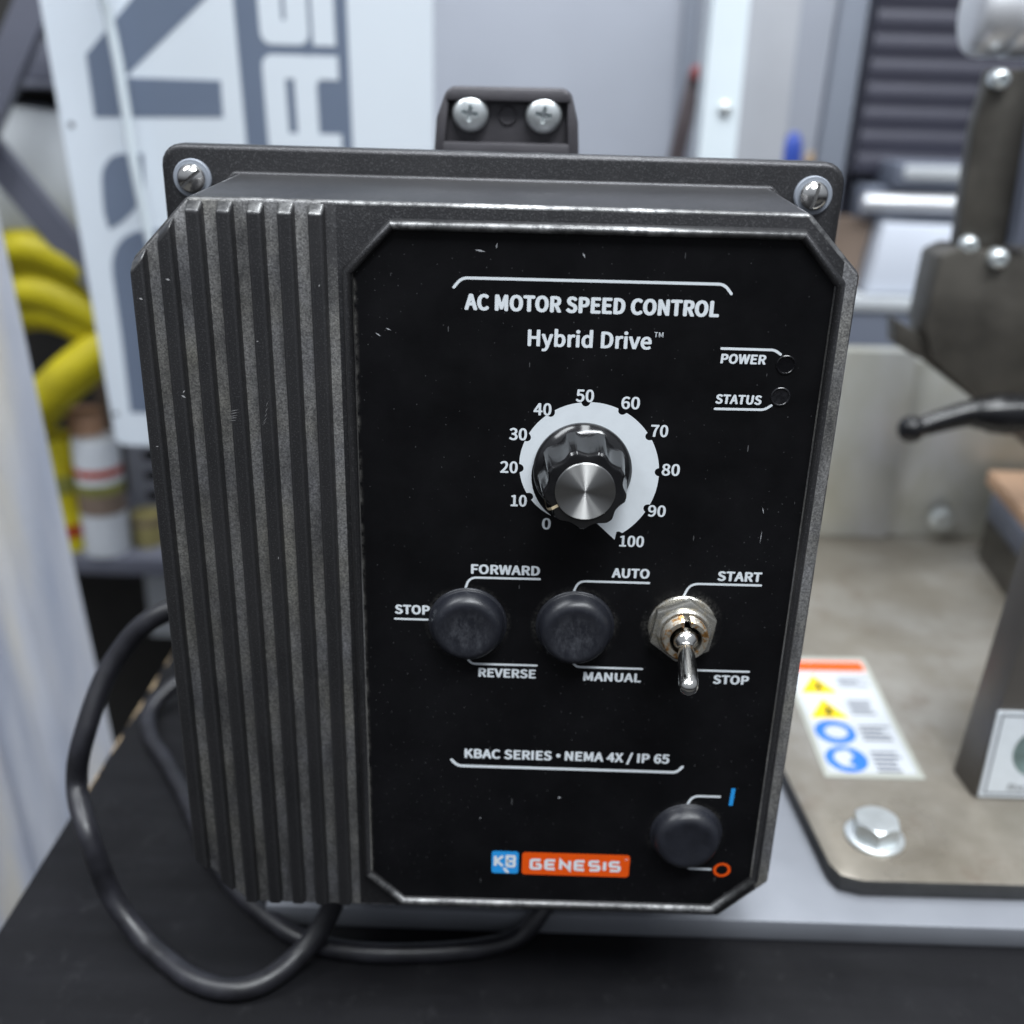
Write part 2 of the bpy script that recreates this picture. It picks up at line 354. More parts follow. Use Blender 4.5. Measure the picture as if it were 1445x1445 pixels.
def raw_text(s, bold, shear=0.0, track=0.0):
    cu = bpy.data.curves.new("t", "CURVE")
    cu.dimensions = "2D"; cu.fill_mode = "FRONT"; cu.resolution_u = 5; cu.offset = bold
    x = 0.0
    for ch in s:
        adv, cont = GLYPH[ch]
        for c in cont:
            sp = cu.splines.new("BEZIER")
            sp.bezier_points.add(len(c)-1)
            for bp_, q in zip(sp.bezier_points, c):
                v = [(q[k]/4000.0+(x if k % 2 == 0 else 0)) for k in range(6)]
                bp_.handle_left = (v[0], v[1], 0); bp_.co = (v[2], v[3], 0); bp_.handle_right = (v[4], v[5], 0)
            sp.use_cyclic_u = True
        x += adv/4000.0+track
    o = bpy.data.objects.new("t", cu); COL.objects.link(o)
    dg = bpy.context.evaluated_depsgraph_get(); dg.update()
    me = bpy.data.meshes.new_from_object(o.evaluated_get(dg))
    bpy.data.objects.remove(o); bpy.data.curves.remove(cu)
    if shear:
        for v in me.vertices: v.co.x += shear*v.co.y
    return me

CAP = {}
def text(s, x0, x1, z0, cap, y, fat=0.0, shear=0.0, bold=0.0):
    """lettering with its baseline at z0, capital height cap, stretched to run from x0 to x1, lying at Y=y facing the viewer;
    fat: extra stroke weight in mm, made of close copies stepped 2 microns apart"""
    if bold not in CAP:
        mh = raw_text("H", bold); CAP[bold] = (max(v.co.y for v in mh.vertices), min(v.co.y for v in mh.vertices))
        bpy.data.meshes.remove(mh)
    ct, cb = CAP[bold]
    me = raw_text(s, bold, shear, 0.25*fat/cap*ct*1.6)
    base = bmesh.new(); base.from_mesh(me); bpy.data.meshes.remove(me)
    a = min(v.co.x for v in base.verts); b = max(v.co.x for v in base.verts)
    kx = (x1-x0-fat)/(b-a); kz = (cap-fat*0.7)/(ct-cb)
    for v in base.verts:
        v.co = Vector((x0+fat/2+(v.co.x-a)*kx, y, z0+fat*0.35+(v.co.y-cb)*kz))
    if fat <= 0: return base
    offs = [(0, 0), (-.5, 0), (.5, 0), (-.36, .25), (.36, .25), (-.36, -.25), (.36, -.25), (0, .35), (0, -.35), (-.2, .3), (.2, .3), (.2, -.3), (-.2, -.3)]
    out = []
    for k, (dx, dz) in enumerate(offs):
        c = base.copy()
        for v in c.verts: v.co += Vector((dx*fat, -0.002*k, dz*fat))
        out.append(c)
    base.free()
    return join(*out)

def boolean(bm_a, bm_b, op="DIFFERENCE"):
    obs = []
    for b in (bm_a, bm_b):
        bmesh.ops.recalc_face_normals(b, faces=b.faces)
        me = bpy.data.meshes.new("b"); b.to_mesh(me); b.free()
        o = bpy.data.objects.new("b", me); COL.objects.link(o); obs.append(o)
    md = obs[0].modifiers.new("b", "BOOLEAN"); md.operation = op; md.object = obs[1]; md.solver = "EXACT"
    dg = bpy.context.evaluated_depsgraph_get(); dg.update()
    me = bpy.data.meshes.new_from_object(obs[0].evaluated_get(dg))
    out = bmesh.new(); out.from_mesh(me)
    for o in obs:
        d = o.data; bpy.data.objects.remove(o); bpy.data.meshes.remove(d)
    bpy.data.meshes.remove(me)
    return out

# ------------------------------------------------------------------ materials
class N:
    def __init__(s, name):
        s.m = bpy.data.materials.new(name); s.m.use_nodes = True
        s.t = s.m.node_tree; s.b = s.t.nodes["Principled BSDF"]
        s.tc = s.t.nodes.new("ShaderNodeTexCoord")
        s.geo = s.t.nodes.new("ShaderNodeNewGeometry")
    def new(s, t, **kw):
        n = s.t.nodes.new(t)
        for k, v in kw.items(): setattr(n, k, v)
        return n
    def link(s, a, b): s.t.links.new(a, b)
    def noise(s, scale, detail=4, rough=0.55, vec=None, stretch=None):
        n = s.new("ShaderNodeTexNoise")
        n.inputs["Scale"].default_value = scale; n.inputs["Detail"].default_value = detail
        n.inputs["Roughness"].default_value = rough
        src = vec or s.geo.outputs["Position"]
        if stretch:
            mp = s.new("ShaderNodeMapping"); mp.inputs["Scale"].default_value = stretch
            s.link(src, mp.inputs[0]); src = mp.outputs[0]
        s.link(src, n.inputs["Vector"])
        return n.outputs["Fac"]
    def ramp(s, fac, stops):
        r = s.new("ShaderNodeValToRGB")
        e = r.color_ramp.elements
        e[0].position, e[0].color = stops[0][0], _c(stops[0][1])
        e[1].position, e[1].color = stops[-1][0], _c(stops[-1][1])
        for p, c in stops[1:-1]:
            q = e.new(p); q.color = _c(c)
        s.link(fac, r.inputs[0])
        return r.outputs[0]
    def math(s, op, a, b=None, clamp=False):
        n = s.new("ShaderNodeMath", operation=op, use_clamp=clamp)
        for i, v in enumerate((a, b)):
            if v is None: continue
            if isinstance(v, (int, float)): n.inputs[i].default_value = v
            else: s.link(v, n.inputs[i])
        return n.outputs[0]
    def mix(s, fac, a, b):
        n = s.new("ShaderNodeMix", data_type="RGBA")
        for i, v in ((0, fac), (6, a), (7, b)):
            if isinstance(v, (int, float)): n.inputs[i].default_value = v
            elif isinstance(v, tuple): n.inputs[i].default_value = v if len(v) == 4 else v+(1,)
            else: s.link(v, n.inputs[i])
        return n.outputs[2]
    def bump(s, h, strength=0.3, dist=0.0003, prev=None):
        n = s.new("ShaderNodeBump")
        n.inputs["Strength"].default_value = strength; n.inputs["Distance"].default_value = dist
        s.link(h, n.inputs["Height"])
        if prev: s.link(prev, n.inputs["Normal"])
        s.link(n.outputs[0], s.b.inputs["Normal"])
        return n.outputs[0]
    def set(s, **kw):
        for k, v in kw.items():
            k = k.replace("_", " ")
            if isinstance(v, (int, float)): s.b.inputs[k].default_value = v
            elif isinstance(v, tuple): s.b.inputs[k].default_value = v if len(v) == 4 else v+(1,)
            else: s.link(v, s.b.inputs[k])
        return s
def _c(c):
    if isinstance(c, (int, float)): return (c, c, c, 1)
    return c if len(c) == 4 else tuple(c)+(1,)

def simple(name, col, rough=0.5, metal=0.0, var=0.12, scale=40, bump=0.0, bscale=900, bdist=0.0002, **kw):
    """base colour with mottled variation and fine surface grain"""
    n = N(name)
    c = tuple(col)[:3]
    d = tuple(x*(1-var) for x in c); l = tuple(min(1, x*(1+var)) for x in c)
    n.set(Base_Color=n.ramp(n.noise(scale, 5), [(0.3, d), (0.7, l)]), Metallic=metal)
    r = n.ramp(n.noise(scale*2.3, 4), [(0.3, max(0.02, rough-0.07)), (0.7, min(1, rough+0.07))])
    n.set(Roughness=r)
    if bump: n.bump(n.noise(bscale, 3), bump, bdist)
    n.set(**kw)
    return n.m

# powder-coated casting, fine orange-peel grain; worn variant for the rubbed edges; dusty variant for the groove floors
def casting(name, worn=0.0, dust=0.0):
    n = N(name)
    g = n.noise(2800, 2, 0.6)
    big = n.noise(45, 4)
    col = n.ramp(big, [(0.3, (0.042, 0.042, 0.045)), (0.7, (0.060, 0.059, 0.062))])
    col = n.mix(n.ramp(g, [(0.54, 0), (0.74, 0.6)]), col, (0.17, 0.17, 0.175))
    rough = 0.40
    met = 0.72
    if dust:
        dm = n.math("MULTIPLY", n.ramp(n.noise(160, 6, 0.7, stretch=(1, 1, 0.35)), [(0.30, 0.15), (0.62, 1)]), n.ramp(g, [(0.32, 0.26), (0.64, 1)]))
        # no dirt packed beside the last rib where the plain shoulder begins
        sp = n.new("ShaderNodeSeparateXYZ"); n.link(n.geo.outputs["Position"], sp.inputs[0])
        mz = n.new("ShaderNodeMapRange"); n.link(sp.outputs["Z"], mz.inputs["Value"])
        mz.inputs["From Min"].default_value = 0.066; mz.inputs["From Max"].default_value = 0.081
        last = n.math("MULTIPLY", n.math("GREATER_THAN", sp.outputs["X"], -0.0356), n.math("LESS_THAN", sp.outputs["X"], 0.0))
        dm = n.math("MULTIPLY", dm, n.math("SUBTRACT", 1.0, n.math("MULTIPLY", last, mz.outputs[0])))
        tint = n.ramp(n.noise(55, 3), [(0.35, (0.40, 0.40, 0.415)), (0.72, (0.46, 0.445, 0.39))])
        col = n.mix(n.math("MULTIPLY", dm, dust), col, tint)
        rough = 0.5; met = 0.45
    if worn:
        wm = n.math("MULTIPLY", n.ramp(n.noise(60, 3, 0.5), [(0.52, 0), (0.60, 1)]), n.ramp(n.noise(420, 4, 0.6), [(0.38, 0), (0.55, 1)]))
        col = n.mix(wm, col, (0.42, 0.42, 0.43))
        met = n.math("MULTIPLY_ADD", wm, 0.5); 
        met.node.inputs[2].default_value = 0.35
        rough = 0.36
    n.set(Base_Color=col, Metallic=met, Roughness=rough)
    n.bump(g, 0.6, 0.00012)
    return n.m
M_cast = casting("powder_coated_casting")
M_worn = casting("casting_worn_edge", worn=0.45)
M_highlight = N("highlight_and_rub_edge")  # lighter edge colour paints in the overhead highlight, broken by rubbed wear
_g = M_highlight.noise(2800, 2, 0.6)
_b = M_highlight.ramp(M_highlight.noise(38, 3, 0.5), [(0.36, 0.07), (0.50, 0.17), (0.64, 0.40)])
_b = M_highlight.mix(M_highlight.ramp(M_highlight.noise(520, 5, 0.7), [(0.40, 0.75), (0.56, 0)]), _b, (0.045, 0.045, 0.048))
M_highlight.set(Base_Color=_b, Metallic=0.75, Roughness=0.36)
M_highlight.bump(_g, 0.35, 0.0001)
M_highlight = M_highlight.m
M_shoulder = casting("casting_pale_shoulder")  # casting colour blended evenly paler for the rib edges
_n = M_shoulder.node_tree
_p = _n.nodes["Principled BSDF"]
_src = _p.inputs["Base Color"].links[0].from_socket
_mx = _n.nodes.new("ShaderNodeMix"); _mx.data_type = "RGBA"; _mx.inputs[0].default_value = 0.18
_n.links.new(_src, _mx.inputs[6]); _mx.inputs[7].default_value = (0.13, 0.13, 0.135, 1)
_n.links.new(_mx.outputs[2], _p.inputs["Base Color"])
M_dust = casting("casting_dusty", dust=0.85)

def label_black():
    n = N("label_film")
    pos = n.geo.outputs["Position"]
    xyz = n.new("ShaderNodeSeparateXYZ"); n.link(pos, xyz.inputs[0])
    cmb = n.new("ShaderNodeCombineXYZ"); n.link(xyz.outputs["X"], cmb.inputs["X"]); n.link(xyz.outputs["Z"], cmb.inputs["Y"])
    def cells(scale, rotz, stretch):
        mp = n.new("ShaderNodeMapping"); mp.inputs["Rotation"].default_value = (0, 0, rotz); mp.inputs["Scale"].default_value = stretch
        n.link(cmb.outputs[0], mp.inputs[0])
        v = n.new("ShaderNodeTexVoronoi", voronoi_dimensions="2D"); v.inputs["Scale"].default_value = scale
        n.link(mp.outputs[0], v.inputs["Vector"])
        sp_ = n.new("ShaderNodeSeparateColor"); n.link(v.outputs["Color"], sp_.inputs[0])
        return v.outputs["Distance"], sp_
    d1, c1 = cells(430, 0.3, (1, 1, 1))
    patch = n.ramp(n.noise(28, 4), [(0.42, 0.15), (0.62, 0.7)])
    speck = n.math("MULTIPLY", n.math("LESS_THAN", d1, n.math("MULTIPLY", c1.outputs[1], 0.060)), n.math("GREATER_THAN", patch, c1.outputs[0]))
    nick = None
    for sc_, rz, st, th in ((150, 0.5, (1, 0.16, 1), 0.82), (190, 2.0, (1, 0.14, 1), 0.85), (120, 1.3, (1, 0.10, 1), 0.86)):
        d2, c2 = cells(sc_, rz, st)
        q_ = n.math("MULTIPLY", n.math("LESS_THAN", d2, n.math("MULTIPLY", c2.outputs[1], 0.022)), n.math("GREATER_THAN", c2.outputs[0], th))
        nick = q_ if nick is None else n.math("MAXIMUM", nick, q_)
    # lint collected round the three rubber boots and the toggle nut
    lint = None
    for (cx, cz, r) in ((-4.8, -4.2, 9.1), (20.4, -4.2, 9.3), (51.8, -63.3, 9.3), (45.4, -3.2, 8.6)):
        d = n.new("ShaderNodeVectorMath", operation="DISTANCE")
        n.link(pos, d.inputs[0]); d.inputs[1].default_value = (cx*MM, 0.0006, cz*MM)
        band = n.new("ShaderNodeMapRange"); n.link(d.outputs["Value"], band.inputs["Value"])
        band.inputs["From Min"].default_value = (r+1.3)*MM; band.inputs["From Max"].default_value = (r-0.9)*MM
        lint = band.outputs[0] if lint is None else n.math("MAXIMUM", lint, band.outputs[0])
    lint = n.math("MULTIPLY", lint, n.ramp(n.noise(170, 3, 0.5), [(0.42, 0.12), (0.66, 1)]))
    ln = n.math("MULTIPLY", lint, n.ramp(n.noise(1300, 8, 0.85), [(0.46, 0), (0.74, 0.7)]))
    for a_, b_ in ((-0.0282, -0.0292),):
        eb = n.new("ShaderNodeMapRange"); n.link(xyz.outputs["X"], eb.inputs["Value"])
        eb.inputs["From Min"].default_value = a_; eb.inputs["From Max"].default_value = b_
        ln = n.math("MAXIMUM", ln, n.math("MULTIPLY", n.math("POWER", eb.outputs[0], 2.0), n.ramp(n.noise(240, 8, 0.8), [(0.44, 0), (0.62, 0.45)])))
    haze = n.ramp(n.noise(30, 6, 0.65), [(0.35, (0.0030, 0.0030, 0.0036)), (0.75, (0.0065, 0.0065, 0.0078))])
    col = n.mix(n.math("MAXIMUM", n.math("MULTIPLY", speck, 0.14), n.math("MULTIPLY", nick, 0.22)), haze, (0.35, 0.36, 0.37))
    col = n.mix(ln, col, (0.30, 0.29, 0.27))
    n.set(Base_Color=col, Roughness=n.ramp(n.noise(60, 5), [(0.3, 0.36), (0.7, 0.5)]))
    n.set(Specular_IOR_Level=0.18)
    n.bump(n.noise(2600, 2), 0.12, 0.0001)
    return n.m
M_label = label_black()
M_white = simple("white_print", lin(222, 228, 233), 0.5, 0, 0.03, 300)
M_blue = simple("blue_print", lin(40, 150, 225), 0.45, 0, 0.04, 200)
M_orange = simple("orange_print", lin(232, 84, 8), 0.45, 0, 0.04, 200)
M_blackink = simple("black_ink", (0.008, 0.008, 0.009), 0.45, 0, 0.1, 200)
def rubbermat():
    n = N("rubber")
    ob = n.tc.outputs["Object"]
    ln_ = n.new("ShaderNodeVectorMath", operation="LENGTH")
    mp = n.new("ShaderNodeMapping"); mp.inputs["Scale"].default_value = (1, 0, 1); mp.inputs["Location"].default_value = (0, 0, 0.0008)
    n.link(ob, mp.inputs[0]); n.link(mp.outputs[0], ln_.inputs[0])
    face = n.new("ShaderNodeMapRange"); n.link(ln_.outputs["Value"], face.inputs["Value"])
    face.inputs["From Min"].default_value = 0.0068; face.inputs["From Max"].default_value = 0.0030
    a = n.ramp(n.noise(380, 8, 0.8, stretch=(1.25, 1, 0.7)), [(0.44, 0), (0.80, 0.8)])
    a = n.math("MULTIPLY", a, face.outputs[0])
    a = n.math("ADD", a, n.ramp(n.noise(900, 5, 0.7), [(0.55, 0), (0.85, 0.22)]), True)
    n.set(Base_Color=n.mix(a, (0.012, 0.013, 0.018), (0.11, 0.115, 0.13)), Roughness=0.36)
    n.bump(n.noise(900, 4), 0.15, 0.0001)
    return n.m
M_rubber = rubbermat()
M_rubber2 = simple("rubber_clean", (0.013, 0.014, 0.019), 0.38, 0, 0.25, 200, 0.15)
M_knob = simple("knob_plastic", (0.010, 0.010, 0.011), 0.14, 0, 0.3, 150, 0.05, 700, 0.0001)
def spun():
    n = N("spun_metal")
    tg = n.new("ShaderNodeTangent"); tg.direction_type = "RADIAL"; tg.axis = "Y"
    n.set(Base_Color=(0.62, 0.62, 0.61), Metallic=1.0, Roughness=0.46, Anisotropic=1.0)
    n.link(tg.outputs[0], n.b.inputs["Tangent"])
    n.b.inputs["Anisotropic Rotation"].default_value = 0.25
    return n.m
M_spun = spun()
M_chrome = simple("nickel_plate", (0.66, 0.65, 0.62), 0.16, 1.0, 0.08, 300, 0.1, 900, 0.0001)
def nutmat():
    n = N("dirty_nickel")
    r = n.ramp(n.noise(330, 5, 0.7), [(0.50, 0), (0.66, 1)])
    n.set(Base_Color=n.mix(r, (0.60, 0.58, 0.53), (0.30, 0.26, 0.19)), Metallic=0.85, Roughness=n.math("MULTIPLY_ADD", r, 0.35))
    n.b.inputs["Roughness"].links[0].from_node.inputs[2].default_value = 0.22
    n.bump(n.noise(700, 5), 0.25, 0.0002)
    return n.m
M_nut = nutmat()
def rustmat():
    n = N("rusty_brass")
    n.set(Base_Color=n.ramp(n.noise(420, 5, 0.7), [(0.30, (0.10, 0.05, 0.02)), (0.42, (0.40, 0.20, 0.06)), (0.50, (0.52, 0.48, 0.40)), (0.7, (0.62, 0.60, 0.56))]), Metallic=0.8, Roughness=0.32)
    n.bump(n.noise(800, 4), 0.4, 0.0003)
    return n.m
M_rust = rustmat()
M_zinc = simple("zinc_plate", (0.72, 0.76, 0.77), 0.34, 0.75, 0.08, 120, 0.12, 500, 0.0002)
M_steelscrew = simple("stainless_screw", (0.70, 0.69, 0.67), 0.17, 1.0, 0.08, 250)
M_washer = simple("nylon_washer", lin(138, 144, 154), 0.4, 0, 0.08, 150)
M_foot = simple("brown_grey_plastic", lin(72, 70, 74), 0.5, 0.1, 0.15, 60, 0.3, 900, 0.0002)
M_cable = simple("cable_rubber", (0.014, 0.014, 0.018), 0.40, 0, 0.5, 110, 0.3, 500, Specular_IOR_Level=0.5)
def benchmat():
    n = N("black_painted_wood")
    g = n.noise(38, 7, 0.65, stretch=(0.25, 1.8, 1))
    sc_ = n.ramp(n.noise(140, 9, 0.85, stretch=(1, 0.6, 1)), [(0.56, 0), (0.72, 0.16)])
    col = n.ramp(g, [(0.3, (0.004, 0.004, 0.005)), (0.7, (0.009, 0.009, 0.011))])
    col = n.mix(sc_, col, (0.10, 0.10, 0.105))
    sp = n.new("ShaderNodeSeparateXYZ"); n.link(n.geo.outputs["Position"], sp.inputs[0])
    edge = n.new("ShaderNodeMapRange"); n.link(sp.outputs["X"], edge.inputs["Value"])
    edge.inputs["From Min"].default_value = -0.1435; edge.inputs["From Max"].default_value = -0.1475
    far = n.math("MULTIPLY", n.math("GREATER_THAN", sp.outputs["Y"], 0.085), edge.outputs[0])
    chip = n.math("GREATER_THAN", n.math("MULTIPLY", far, n.noise(70, 5, 0.7)), 0.50)
    col = n.mix(chip, col, (0.36, 0.27, 0.17))
    n.set(Base_Color=col, Roughness=n.ramp(n.noise(50, 5), [(0.3, 0.5), (0.7, 0.75)]), Specular_IOR_Level=0.18)
    n.bump(g, 0.3, 0.0006)
    return n.m
M_bench = benchmat()
M_alu = simple("mill_aluminium", lin(128, 131, 138), 0.48, 0.35, 0.08, 25, 0.08, 300)
def platemat():
    n = N("raw_steel_plate")
    a = n.noise(14, 7, 0.65)
    st = n.ramp(n.noise(30, 6, 0.75), [(0.56, 0), (0.72, 0.55)])
    col = n.ramp(a, [(0.3, lin(114, 107, 95)), (0.5, lin(136, 130, 120)), (0.72, lin(162, 159, 154))])
    col = n.mix(st, col, lin(98, 78, 60))
    n.set(Base_Color=col, Metallic=0.45, Roughness=n.ramp(n.noise(22, 5), [(0.3, 0.26), (0.7, 0.5)]))
    n.bump(n.noise(160, 6), 0.1, 0.0003)
    return n.m
M_plate = platemat()
M_plateedge = simple("sawn_steel_edge", lin(72, 72, 72), 0.5, 0.4, 0.25, 90, 0.3, 300)
M_backplate = N("stained_steel")
M_backplate.set(Base_Color=M_backplate.ramp(M_backplate.noise(16, 6, 0.6, stretch=(1, 1, 0.5)), [(0.3, lin(160, 157, 142)), (0.5, lin(180, 181, 176)), (0.7, lin(200, 202, 208))]), Metallic=0.35, Roughness=0.38)
M_backplate = M_backplate.m
M_darksteel = simple("dark_oiled_steel", lin(76, 73, 68), 0.38, 0.4, 0.38, 40, 0.25, 120, 0.0006)
M_poststeel = simple("post_steel", lin(92, 88, 84), 0.45, 0.35, 0.15, 25)
M_barsteel = simple("grey_painted_bar", lin(105, 110, 124), 0.42, 0.2, 0.1, 30)
M_wood = simple("raw_plywood", lin(196, 160, 132), 0.65, 0, 0.1, 60, 0.2, 300)
M_handle = simple("black_handle_plastic", (0.006, 0.006, 0.007), 0.25, 0, 0.2, 60, Specular_IOR_Level=0.35)
M_polished = simple("polished_aluminium", (0.74, 0.75, 0.78), 0.34, 0.6, 0.03, 8)
M_signwhite = simple("white_enamel_panel", lin(228, 236, 244), 0.35, 0, 0.02, 8)
M_signgrey = simple("slate_vinyl", lin(112, 124, 144), 0.45, 0, 0.03, 20)
M_card = simple("sticker_white", lin(192, 196, 202), 0.4, 0, 0.03, 60)
M_cardedge = simple("sticker_margin", lin(168, 170, 162), 0.4, 0, 0.05, 60)
M_yellow = simple("warning_yellow", lin(236, 205, 10), 0.45, 0, 0.05, 60)
M_signblue = simple("mandatory_blue", lin(45, 112, 220), 0.45, 0, 0.05, 60)
M_textgrey = simple("grey_ink", lin(96, 99, 108), 0.5, 0, 0.1, 80)
M_upright = simple("white_powder_coat", lin(222, 232, 238), 0.35, 0, 0.03, 20)
M_panelgrey = simple("grey_sheet", lin(152, 156, 166), 0.42, 0.1, 0.07, 5)
M_panelgrey2 = simple("grey_sheet_dark", lin(132, 138, 150), 0.45, 0.1, 0.08, 6)
M_louvre = simple("charcoal_louvre", lin(60, 60, 72), 0.5, 0.1, 0.1, 10)
M_palegrey = simple("pale_grey_plastic", lin(186, 190, 194), 0.5, 0, 0.06, 8)
M_whitebox = simple("pale_box", lin(214, 220, 232), 0.45, 0, 0.03, 10)
M_brown = simple("brown_board", lin(120, 104, 92), 0.6, 0, 0.2, 15)
M_slate = simple("blue_grey_steel", lin(106, 112, 126), 0.45, 0.15, 0.06, 10)
M_rack = simple("rack_paint", lin(98, 100, 112), 0.45, 0.1, 0.08, 10)
M_void = simple("void_black", (0.012, 0.011, 0.010), 0.8, 0, 0.3, 15)  # near-black for the rack's back sheet and slot holes
M_hose = simple("yellow_hose_vinyl", lin(186, 172, 10), 0.55, 0, 0.25, 28, 0.4, 160, 0.002)
M_tan = simple("tan_cardboard", lin(180, 140, 112), 0.7, 0, 0.15, 20)
M_film = N("cloudy_plastic_film")
M_film.set(Base_Color=M_film.ramp(M_film.noise(22, 6, 0.6, stretch=(1, 1, 0.13)), [(0.32, lin(188, 196, 214)), (0.5, lin(222, 225, 234)), (0.70, lin(246, 240, 226))]), Roughness=0.35)
M_film = M_film.m
M_floor = simple("concrete", lin(78, 76, 73), 0.7, 0, 0.12, 4, 0.2, 60)
M_wall = simple("painted_wall", lin(120, 124, 136), 0.8, 0, 0.06, 2)

# ================================================================== SETTING
def structure(o):
    o["kind"] = "structure"; return o
fl = obj("floor", box(-3000, 3000, -2500, 2600, -930, -900), M_floor); structure(fl)
wl = obj("wall", box(-3000, 3000, 1500, 1560, -899, 1900), M_wall)
tag(wl, "plain grey workshop wall far behind the machines", "wall")

bench = thing("workbench", (200, 150, -148), "black painted wooden bench with chipped left edge under the speed control", "workbench")
part("bench_top", bevel_sharp(box(-148.3, 620, -140, 250, -148, -130), 1.2, 2), M_bench, bench)
for x in (-120, 580):
    for y in (-110, 220):
        part("leg", box(x-22, x+22, y-22, y+22, -899, -148.2, 2), M_bench, bench)

bed = thing("machine_bed", (200, 130, -129.9), "pale aluminium machine bed lying along the black bench under the steel plate", "machine bed")
part("bed_plate", bevel_sharp(box(-67.5, 560, 33.2, 246, -129.8, -122), 0.8, 2), M_alu, bed)

# ================================================================== MOTOR SPEED CONTROL
ctl = thing("motor_speed_control", (0, 48, -98), "black motor speed control box with ribbed left side and white dial scale", "motor control")

# --- cover: cast body + seven ribs
CO = [(-62.6, 90.7), (63.2, 90.9), (75.0, 79.0), (75.0, -79.2), (63.0, -91.2), (-62.4, -91.2), (-75.0, -77.0), (-75.0, 78.0)]
BF = 1.6
body = prism(CO, BF, 45, "Y", 1.010)
bevel_sharp(body, 0.9, 3, mat=1)
body.faces.ensure_lookup_table()
# split the front face so that the dusty rib field has its own faces
g = body.verts[:] + body.edges[:] + body.faces[:]
bmesh.ops.bisect_plane(body, geom=g, plane_co=(-32.6, 0, 0), plane_no=(1, 0, 0))
for co_, no_ in (((71.4, 0, 0), (1, 0, 0)),):
    g = body.verts[:] + body.edges[:] + body.faces[:]
    bmesh.ops.bisect_plane(body, geom=g, plane_co=co_, plane_no=no_)
for f in body.faces:
    c = f.calc_center_median()
    f.normal_update()
    if f.normal.y < -0.95 and (c.x < -32.6 or c.x > 71.4):
        f.material_index = 2
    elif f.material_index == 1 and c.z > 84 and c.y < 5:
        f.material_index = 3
bms = [body]
def chamfer_top(x):   # outline height above and below at a given x
    return 90.7 if x > -62.6 else 78.0+(x+75.0)*(12.7/12.4)
def chamfer_bot(x):
    return -90.7 if x > -62.4 else -77.0-(x+75.0)*(13.7/12.6)
for i in range(7):
    x0 = -74.9+i*6.17
    x1 = x0+3.0
    rb = bmesh.new()
    zt = (chamfer_top(x0), chamfer_top(x1)); zb = (chamfer_bot(x0), chamfer_bot(x1))
    def ring(y, inset, zin):
        return [rb.verts.new((x0-(0.25-inset), y, zb[0]+0.3+zin*0.75)), rb.verts.new((x1+(0.25-inset), y, zb[1]+0.3+zin*0.75)),
                rb.verts.new((x1+(0.25-inset), y, zt[1]-0.5-zin)), rb.verts.new((x0-(0.25-inset), y, zt[0]-0.5-zin))]
    A = ring(BF+0.4, 0.0, 0.0); B = ring(-1.1, 0.30, 1.9)
    rb.faces.new(B); rb.faces.new(A[::-1])
    for k in range(4):
        rb.faces.new((A[k], A[(k+1) % 4], B[(k+1) % 4], B[k]))
    bmesh.ops.recalc_face_normals(rb, faces=rb.faces)
    bevel_sharp(rb, 0.55, 3, mat=4)
    for f in rb.faces:
        f.normal_update()
        c = f.calc_center_median()
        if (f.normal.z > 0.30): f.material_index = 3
    bms.append(rb)
cover = part("cover", join(*bms), [M_cast, M_worn, M_dust, M_highlight, M_shoulder], ctl, 50)

# --- bezel round the label: raised ridge following an eight-sided path
BO = [(-21.6, 87.6), (62.6, 87.9), (72.1, 77.6), (72.1, -77.4), (61.2, -88.6), (-21.6, -89.0), (-31.4, -79.2), (-31.6, 77.4)]
def offset_poly(poly, d):
    n = len(poly); out = []
    P = [Vector(p) for p in poly]
    for i in range(n):
        a, b, c = P[i-1], P[i], P[(i+1) % n]
        d1 = (b-a).normalized(); d2 = (c-b).normalized()
        n1 = Vector((d1.y, -d1.x)); n2 = Vector((d2.y, -d2.x))
        mt = (n1+n2).normalized()
        out.append(b+mt*(d/mt.dot(n1)))
    return out
bz = bmesh.new()
prof = [(0.0, BF+0.3), (0.35, -0.1), (0.75, -0.75), (1.25, -0.95), (1.75, -0.75), (2.2, 0.0), (2.35, 0.75), (2.5, BF+0.3)]
rings = [[bz.verts.new((p.x, y, p.y)) for p in offset_poly(BO, d)] for d, y in prof]
for q, w in zip(rings, rings[1:]):
    for k in range(8):
        bz.faces.new((q[k], q[(k+1) % 8], w[(k+1) % 8], w[k]))
for f in bz.faces:
    c = f.calc_center_median()
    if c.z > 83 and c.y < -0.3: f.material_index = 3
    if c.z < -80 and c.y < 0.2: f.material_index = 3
    if (c.x < -28 or c.x > 68) and abs(c.z) < 70 and c.y > 0.35: f.material_index = 2
bezel = part("bezel", bz, [M_cast, M_worn, M_dust, M_highlight], cover, 60)

# --- black label film
LO = offset_poly(BO, 2.36)
LY = 0.7
lab = prism([(p.x, p.y) for p in LO], LY, BF+0.2, "Y")
label = part("label_panel", lab, M_label, ctl)

PY = LY-0.03      # printed ink sits just proud of the film
def printed(name, bm, mat, parent=None):
    face_toward(bm, (0, -1, 0))
    vs = [v.co.copy() for v in bm.verts]
    c = Vector([(min(v[i] for v in vs)+max(v[i] for v in vs))/2 for i in range(3)])
    for v in bm.verts: v.co = (v.co-c)*MM
    me = bpy.data.meshes.new(name); bm.to_mesh(me); bm.free()
    me.materials.append(mat)
    return link(name, me, parent or label, c)

def rule(pts, w=0.62, r=2.0):
    return stroke(fillet(pts, r), w, PY, cap=True)

